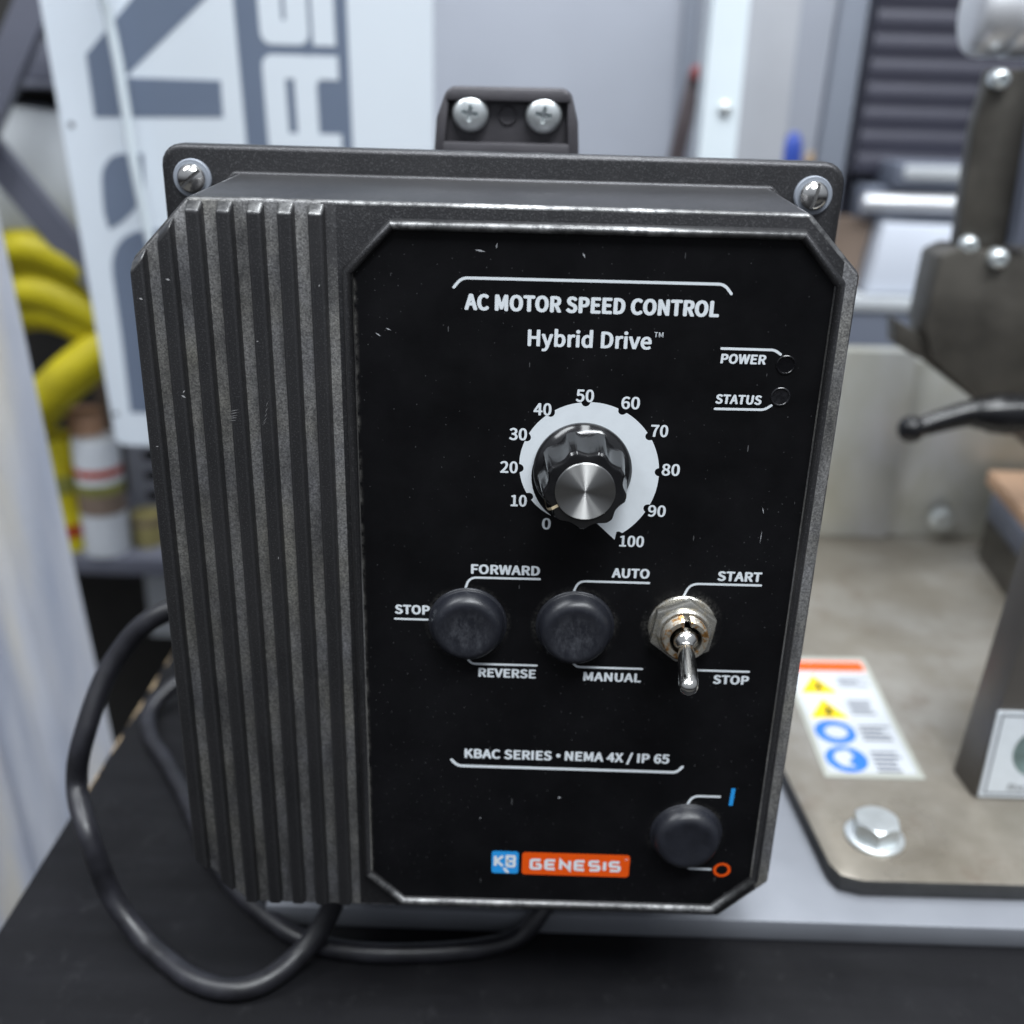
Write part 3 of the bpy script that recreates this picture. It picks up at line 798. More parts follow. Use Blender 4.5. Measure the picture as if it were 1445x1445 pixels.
printed("lettering", text("AC MOTOR SPEED CONTROL", -6.3, 46.7, 69.55, 3.4, PY, 0.50), M_white)
printed("rule_line", rule([(-8.5, 74.2), (-6.9, 76.15), (47.2, 76.4), (48.8, 74.5)], 0.6, 1.5), M_white)
printed("lettering", text("Hybrid Drive", 7.1, 33.2, 62.3, 3.55, PY, 0.37), M_white)
printed("lettering", text("TM", 33.6, 35.5, 65.0, 1.05, PY-0.002), M_white)
printed("lettering", text("POWER", 48.0, 57.6, 59.8, 2.1, PY, 0.30, 0.05), M_white)
printed("rule_line", rule([(48.0, 63.0), (59.2, 63.0), (60.5, 62.1)], 0.55, 0.8), M_white)
printed("lettering", text("STATUS", 47.8, 57.7, 50.95, 2.1, PY, 0.30, 0.05), M_white)
printed("rule_line", rule([(47.9, 49.8), (58.5, 49.9), (59.9, 50.9)], 0.55, 0.8), M_white)
NUM = [("0", 12.7, 21.7, 2.0), ("10", 6.3, 27.1, 3.6), ("20", 3.9, 35.0, 3.9), ("30", 5.7, 42.7, 3.9), ("40", 10.8, 48.5, 3.9), ("50", 19.8, 51.8, 3.9),
       ("60", 29.7, 50.5, 4.0), ("70", 36.4, 44.4, 3.8), ("80", 39.6, 35.5, 4.0), ("90", 37.3, 25.6, 4.0), ("100", 32.2, 18.0, 5.6)]
for s_, cx, cz, w_ in NUM:
    printed("numeral", text(s_, cx-w_/2, cx+w_/2, cz-1.35, 2.75, PY, 0.26), M_white)
# speed scale: spiral band with ten bites
CX, CZ = 20.1, 34.9
rg = bmesh.new(); inner = []; outer = []
NS = 720
for k in range(NS+1):
    u = k/NS*10                      # 0..10 on the dial
    th = rad(-150+30*u)              # clockwise from top
    ro = 12.9+0.5*u+0.02*u*max(0, 4-abs(u-5))*0.3
    for j in range(0, 11):
        s_ = abs(u-j)*rad(30)*ro
        if s_ < 0.95 and j > 0: ro = min(ro, ro-math.sqrt(0.95**2-s_*s_))
    ri = max(8.0, 12.85-0.9*u) if u < 3 else 10.15
    ri = min(ri, ro-0.02)
    sx_, cx_ = math.sin(th), math.cos(th)
    outer.append(rg.verts.new((CX+ro*sx_, PY, CZ+ro*cx_))); inner.append(rg.verts.new((CX+ri*sx_, PY, CZ+ri*cx_)))
for k in range(NS):
    rg.faces.new((outer[k], outer[k+1], inner[k+1], inner[k]))
tip = rg.verts.new((28.3, PY, 18.3)); tin = rg.verts.new((23.6, PY, 22.6))
rg.faces.new((outer[-1], tip, tin, inner[-1]))
printed("scale_ring", rg, M_white)
# legends of the three switches
CAPH = 2.45
def legend(s_, x0, x1, z):
    printed("lettering", text(s_, x0, x1, z, CAPH, PY, 0.35), M_white)
legend("FORWARD", -4.2, 11.7, 8.65); printed("rule_line", rule([(-5.6, 4.2), (-4.6, 7.7), (11.7, 7.8)], 0.55, 2.6), M_white)
legend("STOP", -21.9, -13.7, -2.35); printed("rule_line", rule([(-21.9, -3.65), (-13.6, -3.65)], 0.5), M_white)
legend("REVERSE", -2.1, 11.7, -18.75); printed("rule_line", rule([(-5.2, -12.8), (-4.0, -15.2), (11.8, -15.15)], 0.55, 2.0), M_white)
legend("AUTO", 28.2, 36.9, 8.75); printed("rule_line", rule([(19.5, 4.2), (20.6, 7.6), (36.9, 7.65)], 0.55, 2.6), M_white)
legend("MANUAL", 23.1, 37.0, -18.95); printed("rule_line", rule([(19.9, -12.8), (21.0, -15.2), (37.0, -15.2)], 0.55, 2.0), M_white)
legend("START", 52.5, 62.7, 8.75); printed("rule_line", rule([(45.0, 4.0), (46.4, 7.8), (62.7, 7.9)], 0.55, 2.6), M_white)
legend("STOP", 54.2, 62.8, -18.7); printed("rule_line", rule([(49.0, -15.1), (62.5, -15.1)], 0.55), M_white)
printed("lettering", text("KBAC SERIES", -5.2, 16.5, -42.2, 2.75, PY, 0.36), M_white)
printed("bullet_dot", flat_poly(ngon(18.1, -40.7, 0.55, 24), PY), M_white)
printed("lettering", text("NEMA 4X / IP 65", 19.7, 45.7, -42.1, 2.75, PY, 0.36), M_white)
printed("rule_line", rule([(-8.4, -42.9), (-6.9, -44.6), (47.8, -44.6), (49.1, -42.9)], 0.75, 1.2), M_white)
printed("rule_line", rule([(51.2, -54.6), (52.5, -51.6), (59.3, -51.6)], 0.6, 2.2), M_white)
printed("on_mark", flat_poly([(61.8, -54.2), (62.8, -54.2), (63.0, -48.9), (62.0, -48.9)], PY), M_blue)
printed("rule_line", rule([(51.8, -72.2), (53.2, -74.6), (59.2, -74.6)], 0.6, 2.0), M_white)
printed("off_mark", stroke(ngon(62.2, -74.7, 1.9, 36), 0.75, PY, closed=True), M_orange)
# maker's badge: blue square and orange bar with squared white letters
badge1 = printed("logo_badge", flat_poly(rrect(2.2, 9.2, -78.0, -70.8, 0.8), PY), M_blue)
badge2 = printed("logo_badge", flat_poly(rrect(10.1, 38.1, -78.1, -70.9, 0.9), PY), M_orange)
GL = {
 "G": [[(1, 1), (0, 1), (0, 0), (1, 0), (1, .5), (.5, .5)]],
 "E": [[(1, 1), (0, 1), (0, 0), (1, 0)], [(0, .5), (.9, .5)]],
 "N": [[(0, 0), (0, 1), (1, 0), (1, 1)]],
 "S": [[(1, 1), (0, 1), (0, .5), (1, .5), (1, 0), (0, 0)]],
 "i": [[(0, 0), (0, 1)]],
 "K": [[(0, 0), (0, 1)], [(1, 1), (.15, .5), (1, 0)]],
 "B": [[(0, 0), (0, 1), (.9, 1), (1, .75), (.9, .5), (0, .5)], [(.9, .5), (1, .25), (.9, 0), (0, 0)]],
 "R": [[(0, 0), (0, 1), (1, 1), (1, .42), (0, .42)], [(.5, .42), (.82, .42), (1, .26), (1, 0)]],
}
def glyphs(s_, x, z, w, h, gap, t, y, corner):
    bms = []
    for ch in s_:
        ww = 0.0 if ch == "i" else w
        for k, pl in enumerate(GL[ch]):
            bms.append(stroke(fillet([(x+t/2+u*(ww-t if ww else 0), z+t/2+v*(h-t)) for u, v in pl], 0 if ch in "NKB" else corner), t, y-0.002*k))
        x += (ww if ww else t)+gap
    return join(*bms)
printed("lettering", glyphs("GENESiS", 12.1, -76.5, 3.2, 3.6, 0.62, 0.85, PY-0.03, 0.5), M_white)
printed("lettering", text("TM", 36.6, 37.6, -72.6, 0.55, PY-0.03), M_white)
printed("lettering", glyphs("KB", 2.75, -76.0, 2.75, 4.0, 0.3, 0.78, PY-0.03, 0.35), M_white)
# small tail under the K of the blue square
printed("lettering", flat_poly([(5.0, -76.2), (6.0, -76.2), (6.9, -77.8), (6.0, -77.8)], PY-0.036), M_white)

# small nicks rubbed through the black film and paint
def nick(x, z, a, l, w, y):
    d = Vector((math.cos(rad(a)), math.sin(rad(a)))); n_ = Vector((-d.y, d.x))
    P = Vector((x, z))
    return flat_poly([tuple(P-d*l/2), tuple(P+n_*w/2), tuple(P+d*l/2), tuple(P-n_*w*0.3)], y)
nk = [nick(-3.2, 81.7, -8, 2.2, 0.5, PY), nick(0.2, 82.8, 80, 1.1, 0.35, PY), nick(18.0, 81.4, -60, 1.1, 0.4, PY), nick(-22.2, 65.0, -20, 1.2, 0.3, PY),
      nick(-24.4, 63.8, -35, 1.4, 0.3, PY), nick(61.0, 26.5, -75, 1.6, 0.25, PY), nick(61.3, 20.0, 88, 3.2, 0.18, PY), nick(18.9, -53.4, 20, 0.9, 0.7, PY),
      nick(-1.0, -60.5, 60, 0.7, 0.3, PY)]
M_scr = simple("scratch_white", (0.42, 0.43, 0.45), 0.6, 0, 0.1, 200)
for b in nk: printed("scratch_mark", b, M_scr)
M_chip = simple("bare_metal_chip", (0.55, 0.55, 0.56), 0.45, 0.4, 0.1, 200)
rk = [nick(-67.1, 74.3, -15, 1.0, 0.5, -1.115), nick(-73.1, 70.2, -20, 0.9, 0.5, -1.115), nick(-66.2, 49.5, -30, 1.2, 0.5, -1.115), nick(-66.0, 50.6, 50, 0.8, 0.3, -1.115),
      nick(-49.5, 62.0, 10, 0.5, 0.3, -1.115), nick(-73.0, 38.0, 5, 0.6, 0.3, -1.115), nick(-36.0, 74.0, 70, 0.6, 0.3, -1.115), nick(-48.0, 12.0, 80, 0.7, 0.2, -1.115)]
for k in range(5):
    rk.append(nick(-56.0+k*0.12, 44.5+k*0.55+random.uniform(-.1, .1), 6+k*2, 2.0+random.uniform(-.5, .5), 0.10, -1.118))
    rk.append(nick(-49.2+k*0.22, 44.0+k*1.1+random.uniform(-.3, .3), 50+k*4, 1.8+random.uniform(-.5, .5), 0.07, -1.118))
for b in rk: printed("paint_chip", b, M_chip, cover)

# --- indicator windows (unlit, embossed domes in the film)
M_lens = simple("indicator_film", (0.004, 0.004, 0.005), 0.22, 0, 0.1, 200, Specular_IOR_Level=0.5)
M_lens2 = simple("indicator_film_smoked", (0.012, 0.012, 0.014), 0.22, 0, 0.5, 900, Specular_IOR_Level=0.5)
for (x, z, mt) in ((61.9, 59.9, M_lens), (61.6, 52.9, M_lens2)):
    part("indicator_lamp", lathe([(2.15, -0.1), (2.1, 0.14), (1.95, 0.26), (1.8, 0.24), (1.68, 0.08), (1.2, 0.05), (0, 0.05)], 40, "Y", (x, LY, z)), mt, label)

# --- rubber booted push buttons
def boot(x, z, tilt, mat):
    p = [(9.25, -0.1), (9.25, 0.25), (9.05, 0.5), (8.75, 0.55), (8.68, 0.7), (8.62, 1.2), (8.42, 2.1), (8.1, 2.9), (7.65, 3.55), (7.1, 4.0), (6.5, 4.2), (5.9, 4.22), (5.0, 4.12), (3.0, 3.95), (0, 3.9)]
    bm = lathe(p, 64)
    for v in bm.verts:
        if v.co.y < -1:
            v.co.z -= tilt*(-v.co.y-1)*0.10
            v.co.y += tilt*v.co.z*0.05
    return obj("push_button", bm, mat, ctl, (x, LY, z), None, 60)
boot(-4.8, -4.2, 0.2, M_rubber)
boot(20.4, -4.2, 0.9, M_rubber)
boot(51.8, -63.3, 0.8, M_rubber2)

# --- speed knob
knob = obj("speed_knob", lathe([(10.9, -0.05), (10.9, 0.7), (10.6, 1.2), (9.6, 2.2), (9.0, 2.6), (0, 2.6)], 72), M_knob, ctl, (CX, LY-0.06, CZ), None, 30)
gr = bmesh.new()
NK = 180; rings = []
for (h, r0, f_) in ((2.4, 9.9, 1), (3.0, 9.75, 1), (11.6, 9.0, 1), (12.4, 8.85, 0.9), (12.9, 8.4, 0.7), (13.0, 7.9, 0.5)):
    rg_ = []
    for k in range(NK):
        a = 2*math.pi*k/NK
        ph = (a*9/(2*math.pi)+0.28) % 1.0           # nine scallops
        sc_ = max(0.0, math.cos((ph-0.5)*math.pi/0.78)) if abs(ph-0.5) < 0.39 else 0.0
        rr = r0-0.95*f_*sc_
        rg_.append(gr.verts.new((math.cos(a)*rr, -h, math.sin(a)*rr)))
    rings.append(rg_)
for q, w in zip(rings, rings[1:]):
    for k in range(NK):
        gr.faces.new((q[k], q[(k+1) % NK], w[(k+1) % NK], w[k]))
gr.faces.new(rings[-1]); gr.faces.new(rings[0])
obj("grip", gr, M_knob, knob, (CX, LY-0.06, CZ), None, 28)
obj("metal_cap", lathe([(6.35, 12.6), (6.35, 13.25), (6.2, 13.4), (0, 13.42)], 72), M_spun, knob, (CX, LY-0.06, CZ), None, 40)
# pointer line on the rim, aimed just past zero
pa = rad(-121)
d = Vector((math.sin(pa), 0, math.cos(pa))); n_ = Vector((d.z, 0, -d.x))
pl = bmesh.new()
q = [d*6.5+n_*0.32, d*8.0+n_*0.32, d*8.75+n_*0.32, d*9.15+n_*0.32, d*9.9+n_*0.32]
hh = [13.07, 13.07, 12.5, 11.6, 2.7]
l = [pl.verts.new((p.x, -h, p.z)) for p, h in zip(q, hh)]
r = [pl.verts.new((p.x-n_.x*0.64, -h, p.z-n_.z*0.64)) for p, h in zip(q, hh)]
for k in range(len(q)-1): pl.faces.new((l[k], l[k+1], r[k+1], r[k]))
obj("pointer_line", pl, simple("aged_white_fill", lin(196, 180, 150), 0.5, 0, 0.15, 400), knob, (CX, LY-0.06, CZ))

# --- toggle switch
TX, TZ = 45.4, -3.2
sw = obj("toggle_switch", lathe([(7.9, 0), (7.9, 0.5), (7.6, 0.8), (0, 0.8)], 48), M_nut, ctl, (TX, LY, TZ))
nut = prism(ngon(0, 0, 8.2, 6, rad(22)), -0.75, -3.3, "Y")
bevel_sharp(nut, 0.5, 2)
nut = boolean(nut, lathe([(4.6, -3), (4.6, 8)], 40))
obj("nut", nut, M_nut, sw, (TX, LY, TZ), None, 30)
prof = []
for k in range(9):
    prof += [(5.35, 0.9+k*0.7), (5.0, 1.25+k*0.7)]
bush = lathe(prof+[(5.2, 7.2), (4.9, 7.5), (4.0, 7.5), (3.7, 7.2), (3.55, 3.0), (0, 3.0)], 48)
bush = boolean(bush, box(-0.75, 0.75, -9, -4.5, 3.3, 6.0))
obj("bushing", bush, M_rust, sw, (TX, LY, TZ), None, 40)
obj("collar_ring", lathe([(6.3, 3.2), (6.3, 4.3), (5.9, 4.7), (5.45, 4.7), (5.45, 3.2)], 48), M_nut, sw, (TX, LY, TZ), None, 40)
lv = lathe([(0, -2.6), (1.6, -2.4), (2.6, -1.6), (3.0, 0), (2.6, 1.5), (1.9, 2.2), (1.7, 2.7), (1.75, 3.2), (1.95, 4.6), (2.1, 8.0), (2.2, 11.5), (2.25, 13.0), (2.05, 14.2), (1.5, 15.0), (0.8, 15.4), (0, 15.5)], 32)
obj("lever", lv, M_chrome, sw, (TX, LY-6.6, TZ), (rad(20), 0, rad(-3)), 50)

# --- back housing with flange
fo = rrect(-81.8, 82.0, -98.5, 98.0, 5.0)
flange = prism(fo, 45.5, 51.5, "Y"); bevel_sharp(flange, 1.3, 3)
hb = prism(rrect(-77, 77, -93, 93, 6), 51.3, 92, "Y"); bevel_sharp(hb, 1.0, 2)
rim = prism([(p.x, p.y) for p in offset_poly([(-64.3, 92.2), (64.6, 92.4), (76.6, 80.3), (76.6, -80.5), (64.4, -92), (-63.6, -92), (-76.6, -78.2), (-76.6, 79.2)], 0)], 43.8, 45.7, "Y")
bevel_sharp(rim, 0.7, 2)
housing = part("back_housing", join(flange, hb, rim), M_cast, ctl, 40)
# slotted cover screws on pale washers
def slotted_screw(x, z, ang):
    w = obj("cover_screw", lathe([(4.55, 0), (4.55, 0.7), (4.3, 1.0), (2.0, 1.0)], 40), M_washer, ctl, (x, 45.5, z))
    hd = lathe([(3.4, 0.9), (3.45, 1.4), (3.25, 2.0), (2.7, 2.7), (1.8, 3.25), (0.9, 3.5), (0, 3.55)], 48)
    cut = box(-5, 5, -8, -2.3, -0.42, 0.42)
    bmesh.ops.rotate(cut, verts=cut.verts, cent=(0, 0, 0), matrix=Matrix.Rotation(rad(ang), 3, "Y"))
    hd = boolean(hd, cut)
    obj("screw_head", hd, M_steelscrew, w, (x, 45.5, z), None, 40)
slotted_screw(-74.3, 90.2, -42)
slotted_screw(74.6, 90.4, -78)
# mounting foot on top with two cross-head screws
F0 = 84.0
foot_p = [(-19.9, 92.0), (20.3, 92.0), (19.4, 104), (17.4, 111.0), (15.5, 112.4), (-14.6, 112.2), (-16.5, 110.8), (-19.0, 104)]
ft = prism(foot_p, F0+1.2, F0+7, "Y"); bevel_sharp(ft, 0.8, 2)
fr = [prism([(-16.4, 108.6), (17.3, 108.8), (16.6, 111.3), (15.0, 112.0), (-14.2, 111.8), (-15.8, 111.0)], F0-2.2, F0+2, "Y"),
      prism([(-19.6, 93), (-16.9, 93), (-15.2, 110.4), (-16.4, 110.6), (-18.7, 104)], F0-1.8, F0+2.1, "Y"),
      prism([(20.0, 93), (17.0, 93), (16.0, 110.6), (17.2, 110.7), (19.1, 104)], F0-1.8, F0+2.1, "Y"),
      prism([(-17.2, 93.5), (17.4, 93.5), (17.2, 98.4), (-17.0, 98.2)], F0-2.0, F0+2.2, "Y")]
for b in fr: bevel_sharp(b, 0.6, 2)
boss = lathe([(2.6, -1), (2.6, 0.3), (2.2, 0.6), (1.9, 0.2), (0, 0.2)], 32, "Y", (0.3, F0+1.2, 105.2))
foot = part("mounting_foot", join(ft, boss, *fr), M_foot, ctl, 40)
def cross_screw():
    hd = lathe([(4.9, -0.2), (4.95, 0.6), (4.8, 1.5), (4.2, 2.5), (3.2, 3.2), (1.8, 3.55), (0, 3.65)], 48)
    def spike(a):
        s_ = bmesh.new()
        A = [(-2.9, -4.3, 0.62), (2.9, -4.3, 0.62), (2.9, -4.3, -0.62), (-2.9, -4.3, -0.62)]
        B = [(-0.9, -1.4, 0.3), (0.9, -1.4, 0.3), (0.9, -1.4, -0.3), (-0.9, -1.4, -0.3)]
        a_ = [s_.verts.new(p) for p in A]; b_ = [s_.verts.new(p) for p in B]
        s_.faces.new(a_); s_.faces.new(b_[::-1])
        for k in range(4): s_.faces.new((a_[k], a_[(k+1) % 4], b_[(k+1) % 4], b_[k]))
        bmesh.ops.rotate(s_, verts=s_.verts, cent=(0, 0, 0), matrix=Matrix.Rotation(a, 3, "Y"))
        return s_
    hd = boolean(hd, spike(rad(8)))
    return boolean(hd, spike(rad(98)))
scr = obj("mounting_screw", cross_screw(), M_zinc, foot, (-9.7, F0+0.6, 105.6), None, 40)
copy_tree(scr, (10.0, F0+0.6, 105.7), foot)

# ================================================================== CABLES
ca = [(-20, 75, -60), (-60, 74, -34), (-97, 62, -36), (-114.6, 58, -52), (-121.5, 46, -71), (-124.6, 43, -87), (-117.5, 31, -95.5), (-112.0, 28, -115),
      (-102, 22, -124.8), (-93.8, 16, -126.4), (-83, 8.5, -126.5), (-72.0, 5.2, -126.5), (-62.5, 7.5, -126.0), (-54, 15, -123.5), (-47.3, 21, -117.0), (-43.2, 24, -106.0), (-42.4, 25, -92.0)]
tag(part("power_cable", tube(catmull(ca, 12), 3.2, 18), M_cable, None, 60), "thick black cable looping wide over the bench edge to the box underside", "cable")
cb = [(-70, 150, -118), (-105, 158, -112), (-128, 156, -118), (-139, 143, -125), (-134, 126, -126.8), (-124, 112, -126.8), (-112, 94, -126.8), (-97, 69, -126.8), (-84, 50, -126.8), (-70.3, 36, -126.8), (-53.6, 24.5, -126.8), (-34, 20.6, -126.8),
      (-8, 22.4, -126.8), (9, 27.5, -126.6), (17, 31, -119), (24, 40, -109), (27, 52, -99.2)]
tag(part("motor_cable", tube(catmull(cb, 12), 2.9, 18), M_cable, None, 60), "thinner black cable lying on the bench behind and under the box", "cable")

# ================================================================== STEEL MACHINE STAND (right)
PT = -115.5
stand = thing("machine_stand", (180, 180, -122), "brownish raw steel machine stand with warning sticker bolted on pale bed", "machine stand")
pp = [(118.6, 44.9), (560, 46.5), (560, 330), (106, 330), (104.8, 118), (109.6, 52.5), (111.8, 47.2)]
pl_ = prism(pp, -121.9, PT, "Z"); bevel_sharp(pl_, 0.7, 2)
for f in pl_.faces:
    f.normal_update()
    if abs(f.normal.z) < 0.5: f.material_index = 1
part("base_plate", pl_, [M_plate, M_plateedge], stand)
bp = box(150, 211.5, 318, 330, PT+0.1, -10.4, 0.8)
part("back_plate", bp, M_backplate, stand)
part("back_plate", box(212, 420, 322, 329, PT+0.1, -16, 0.8), M_backplate, stand)
def hexbolt(x, y, z, s_=1.0, axis="Z", name="hex_bolt", rot=15):
    w = lathe([(9.6*s_, 0), (9.6*s_, 1.2*s_), (9.0*s_, 1.6*s_), (5*s_, 1.6*s_)], 40, "Z")
    o = obj("washer", w, M_zinc, None, (x, y, z))
    h = prism(ngon(0, 0, 7.7*s_, 6, rad(rot)), 0, 6.2*s_, "Z")
    for v in h.verts: v.co.z += 1.5*s_
    h2 = lathe([(7.75*s_, 1.4*s_), (7.75*s_, 6.9*s_), (6.6*s_, 7.75*s_), (0, 7.8*s_)], 48, "Z")
    h = boolean(h, h2, "INTERSECT")
    return o, h
def place_bolt(x, y, z, s_, parent, rot=15, tilt=None):
    w, h = hexbolt(x, y, z, s_, rot=rot)
    w.name = "hex_bolt"
    WPOS[w.name] = Vector((x, y, z))
    w.parent = parent; w.location = (Vector((x, y, z))-WPOS[parent.name])*MM
    c = obj("bolt_head", h, M_zinc, w, (x, y, z), None, 30)
    if tilt: w.rotation_euler = tilt
    return w
place_bolt(128.0, 65.5, PT, 1.0, stand, 20)
place_bolt(239.0, 317.0, -102, 0.68, stand, 5, (rad(90), 0, 0))
# warning sticker lying on the plate
Lq = [(122.5, 182.3), (159.2, 183.4), (156.4, 97.9), (120.0, 97.4)]
def quad_pt(u, v):   # u across, v from far to near
    a = Vector(Lq[0])*(1-u)+Vector(Lq[1])*u; b = Vector(Lq[3])*(1-u)+Vector(Lq[2])*u
    return a*(1-v)+b*v
def flat_on_plate(poly, z):
    bm = bmesh.new(); bm.faces.new([bm.verts.new((*quad_pt(u, v), z)) for u, v in poly]); return face_toward(bm, (0, 0, 1))
cards = prism([tuple(quad_pt(u, v)) for u, v in ((0, 0), (1, 0), (1, 1), (0, 1))], PT+0.05, PT+0.5, "Z")
wlab = part("warning_label", cards, M_cardedge, stand)
z0 = PT+0.53
part("label_face", flat_on_plate([(.06, .035), (.94, .035), (.94, .965), (.06, .965)], z0), M_card, wlab, 0)
part("orange_bar", flat_on_plate([(.06, .04), (.94, .04), (.94, .135), (.06, .135)], z0+0.03), M_orange, wlab, 0)
for v0 in (.17, .385):
    part("warning_triangle", flat_on_plate([(.30, v0), (.52, v0+.17), (.08, v0+.17)], z0+0.03), M_yellow, wlab, 0)
    part("triangle_symbol", flat_on_plate([(.28, v0+.06), (.33, v0+.06), (.37, v0+.14), (.24, v0+.14), (.30, v0+.10)], z0+0.06), M_blackink, wlab, 0)
def disc(u, v, ru, rv, n=32): return [(u+ru*math.cos(2*math.pi*k/n), v+rv*math.sin(2*math.pi*k/n)) for k in range(n)]
for v0 in (.665, .87):
    part("blue_disc", flat_on_plate(disc(.29, v0, .215, .095), z0+0.03), M_signblue, wlab, 0)
part("disc_symbol", flat_on_plate(disc(.30, .665, .12, .05), z0+0.06), M_card, wlab, 0)
part("disc_symbol", flat_on_plate([(.20, .82), (.33, .80), (.38, .85), (.30, .89), (.36, .93), (.22, .92), (.16, .87)], z0+0.06), M_card, wlab, 0)
tl = []
for v0, n_ in ((.19, 3), (.40, 4), (.61, 4), (.81, 5)):
    for k in range(n_):
        e_ = random.uniform(.78, .92)
        vv = v0+k*0.033
        b = bmesh.new(); b.faces.new([b.verts.new((*quad_pt(u, v), z0+0.03)) for u, v in ((.56, vv), (e_, vv), (e_, vv+.018), (.56, vv+.018))]); tl.append(b)
part("small_print", face_toward(join(*tl), (0, 0, 1)), M_textgrey, wlab, 0)
# upright post with picture sticker
pst = prism([(169.8, 88.9), (240, 89.6), (240, 93.4), (174.0, 93.0), (173.2, 104.6), (168.6, 104.2)], PT+0.05, 0, "Z")
bevel_sharp(pst, 0.6, 2)
for v in pst.verts: v.co.x += (v.co.z+115)*0.065
post = part("angle_post", pst, M_poststeel, stand)
def post_card(x0, x1, za, zb, y): return flat_poly([(x0, za), (x1, za), (x1, zb), (x0, zb)], y)
stk = part("picture_sticker", prism([(171.4, -114.6), (236, -114.6), (236, -79.5), (171.4, -79.5)], 88.2, 88.75, "Y"), M_white, post)
rim_ = stroke([(173.2, -113.0), (234, -113.0), (234, -81.0), (173.2, -81.0)], 0.7, 88.15, closed=True)
SZ0 = WPOS[stk.name]
printed("sticker_border", rim_, M_textgrey, post)
printed("sticker_picture", flat_poly(ngon(190.5, -95.5, 10.8, 48), 88.16), simple("grey_green_photo", lin(120, 140, 138), 0.4, 0, 0.5, 90), post)
printed("lettering", text("Read", 181.0, 192.5, -111.6, 2.6, 88.14), M_blackink, post)

# ---- grey bar and plywood block right of the stand
bart = thing("steel_bar", (275, 265, PT), "blue grey rectangular steel bar over a dark block filling its shaded gap beside the upright angle post", "steel bar")
bar = prism([(251.0, 299), (243.6, 228), (300, 222), (309, 299)], -93, -80, "Z"); bevel_sharp(bar, 0.8, 2)
[setattr(v.co, "x", v.co.x+4) for v in bar.verts]
part("bar", bar, M_barsteel, bart)
part("gap_shade_block", prism([(254.0, 297), (246.6, 229), (300, 224), (308, 298)], PT+0.1, -93.1, "Z"), M_darksteel, bart)  # dark block stands in for the shaded gap under the bar
wd = prism([(257.0, 303), (248.8, 227), (300, 221), (311, 312), (258.0, 314)], -79.9, -72, "Z"); bevel_sharp(wd, 0.8, 2)
tag(part("plywood_block", wd, M_wood, None), "tan plywood block lying on top of the blue grey bar", "wood block")

# ---- clamp: dark steel bracket, arm, lever
clamp = thing("clamp_bracket", (215, 240, PT), "dark oiled steel clamp bracket with bright screws and black lever", "clamp")
mp_ = [(181.6, 19.5), (182.8, 49.8), (190.0, 53.4), (312, 49.0), (312, -60), (249, -42), (214.5, -15.5), (187, 5.5)]
b = prism(mp_, 238, 262, "Y"); bevel_sharp(b, 1.2, 2)
part("clamp_body", b, M_darksteel, clamp)
b = prism([(170.0, 21.3), (179.6, 16.3), (217.5, -11.0), (252, -37.0), (254, -46.0), (212.9, -15.1), (184.6, 3.7), (179.5, 5.8), (171.8, 10.0)], 243, 256, "Y"); bevel_sharp(b, 1.0, 2)
part("clamp_jaw", b, M_darksteel, clamp)
b = prism([(190.8, 53.0), (210.9, 52.6), (210.5, 96), (208.2, 123.5), (191.6, 123), (190.6, 113), (189.0, 101.5), (189.8, 76)], 242.5, 252, "Y"); bevel_sharp(b, 0.8, 2)
part("side_plate", b, M_darksteel, clamp)
b = prism([(208.4, 124), (212.5, 124), (217.4, 55.6), (211.6, 55.4)], 234, 256, "Y"); bevel_sharp(b, 0.6, 2)
part("edge_strip", b, M_barsteel, clamp)
def dome_screw(x, y, z, r_, parent):
    bm = lathe([(r_, -2), (r_, r_*0.5), (r_*0.85, r_*0.9), (r_*0.5, r_*1.1), (0, r_*1.15)], 32)
    bm2 = lathe([(r_*0.5, r_*0.6), (r_*0.5, r_*2)], 6)
    return obj("cap_screw", boolean(bm, bm2), M_zinc, parent, (x, y, z), None, 40)
dome_screw(194.5, 241.5, 119.5, 4.0, clamp); dome_screw(194.6, 241.5, 54.5, 3.8, clamp); dome_screw(206.2, 237.5, 49.8, 4.2, clamp)
part("foot_block", box(290, 311, 240, 260, -79.9+8, -55, 0.8), M_darksteel, clamp)
hp = catmull([(173.4, 213, -19.6), (180, 213.5, -17.6), (187, 214.3, -15.3), (195, 215, -13.0), (202, 215, -11.2)], 8)
lever = part("clamp_lever", tube(hp, lambda t: 3.8+2.0*t, 20), M_handle, clamp, 60)
part("lever_knob", lathe([(0, -5.8), (3.3, -4.9), (5.2, -2.7), (5.9, 0), (5.2, 2.7), (3.3, 4.9), (0, 5.8)], 32, "X", (173.6, 213, -19.4)), M_handle, lever, 60)
part("lever_hub", lathe([(0, -5), (4.6, -4.6), (6.6, -1.5), (7.0, 2), (8.4, 5), (8.8, 12), (8.8, 30), (0, 30)], 32, "X", (202.0, 215, -12.0)), M_handle, lever, 50)

# ---- polished roller end, top right
rol = lathe([(0, -1), (10, -0.6), (13.5, 0), (15.8, 1.2), (17.0, 3.6), (17.4, 7), (17.0, 12.5), (16.4, 14.5), (17.2, 14.9), (17.4, 15.5), (17.4, 22.6), (16.4, 22.8), (16.4, 23.6), (17.4, 23.8), (17.4, 90), (0, 90)], 64, "X", (182.6, 252, 144.6))
tag(part("aluminium_roller", rol, M_polished, None, 40), "polished aluminium roller end above the dark clamp bracket", "roller")

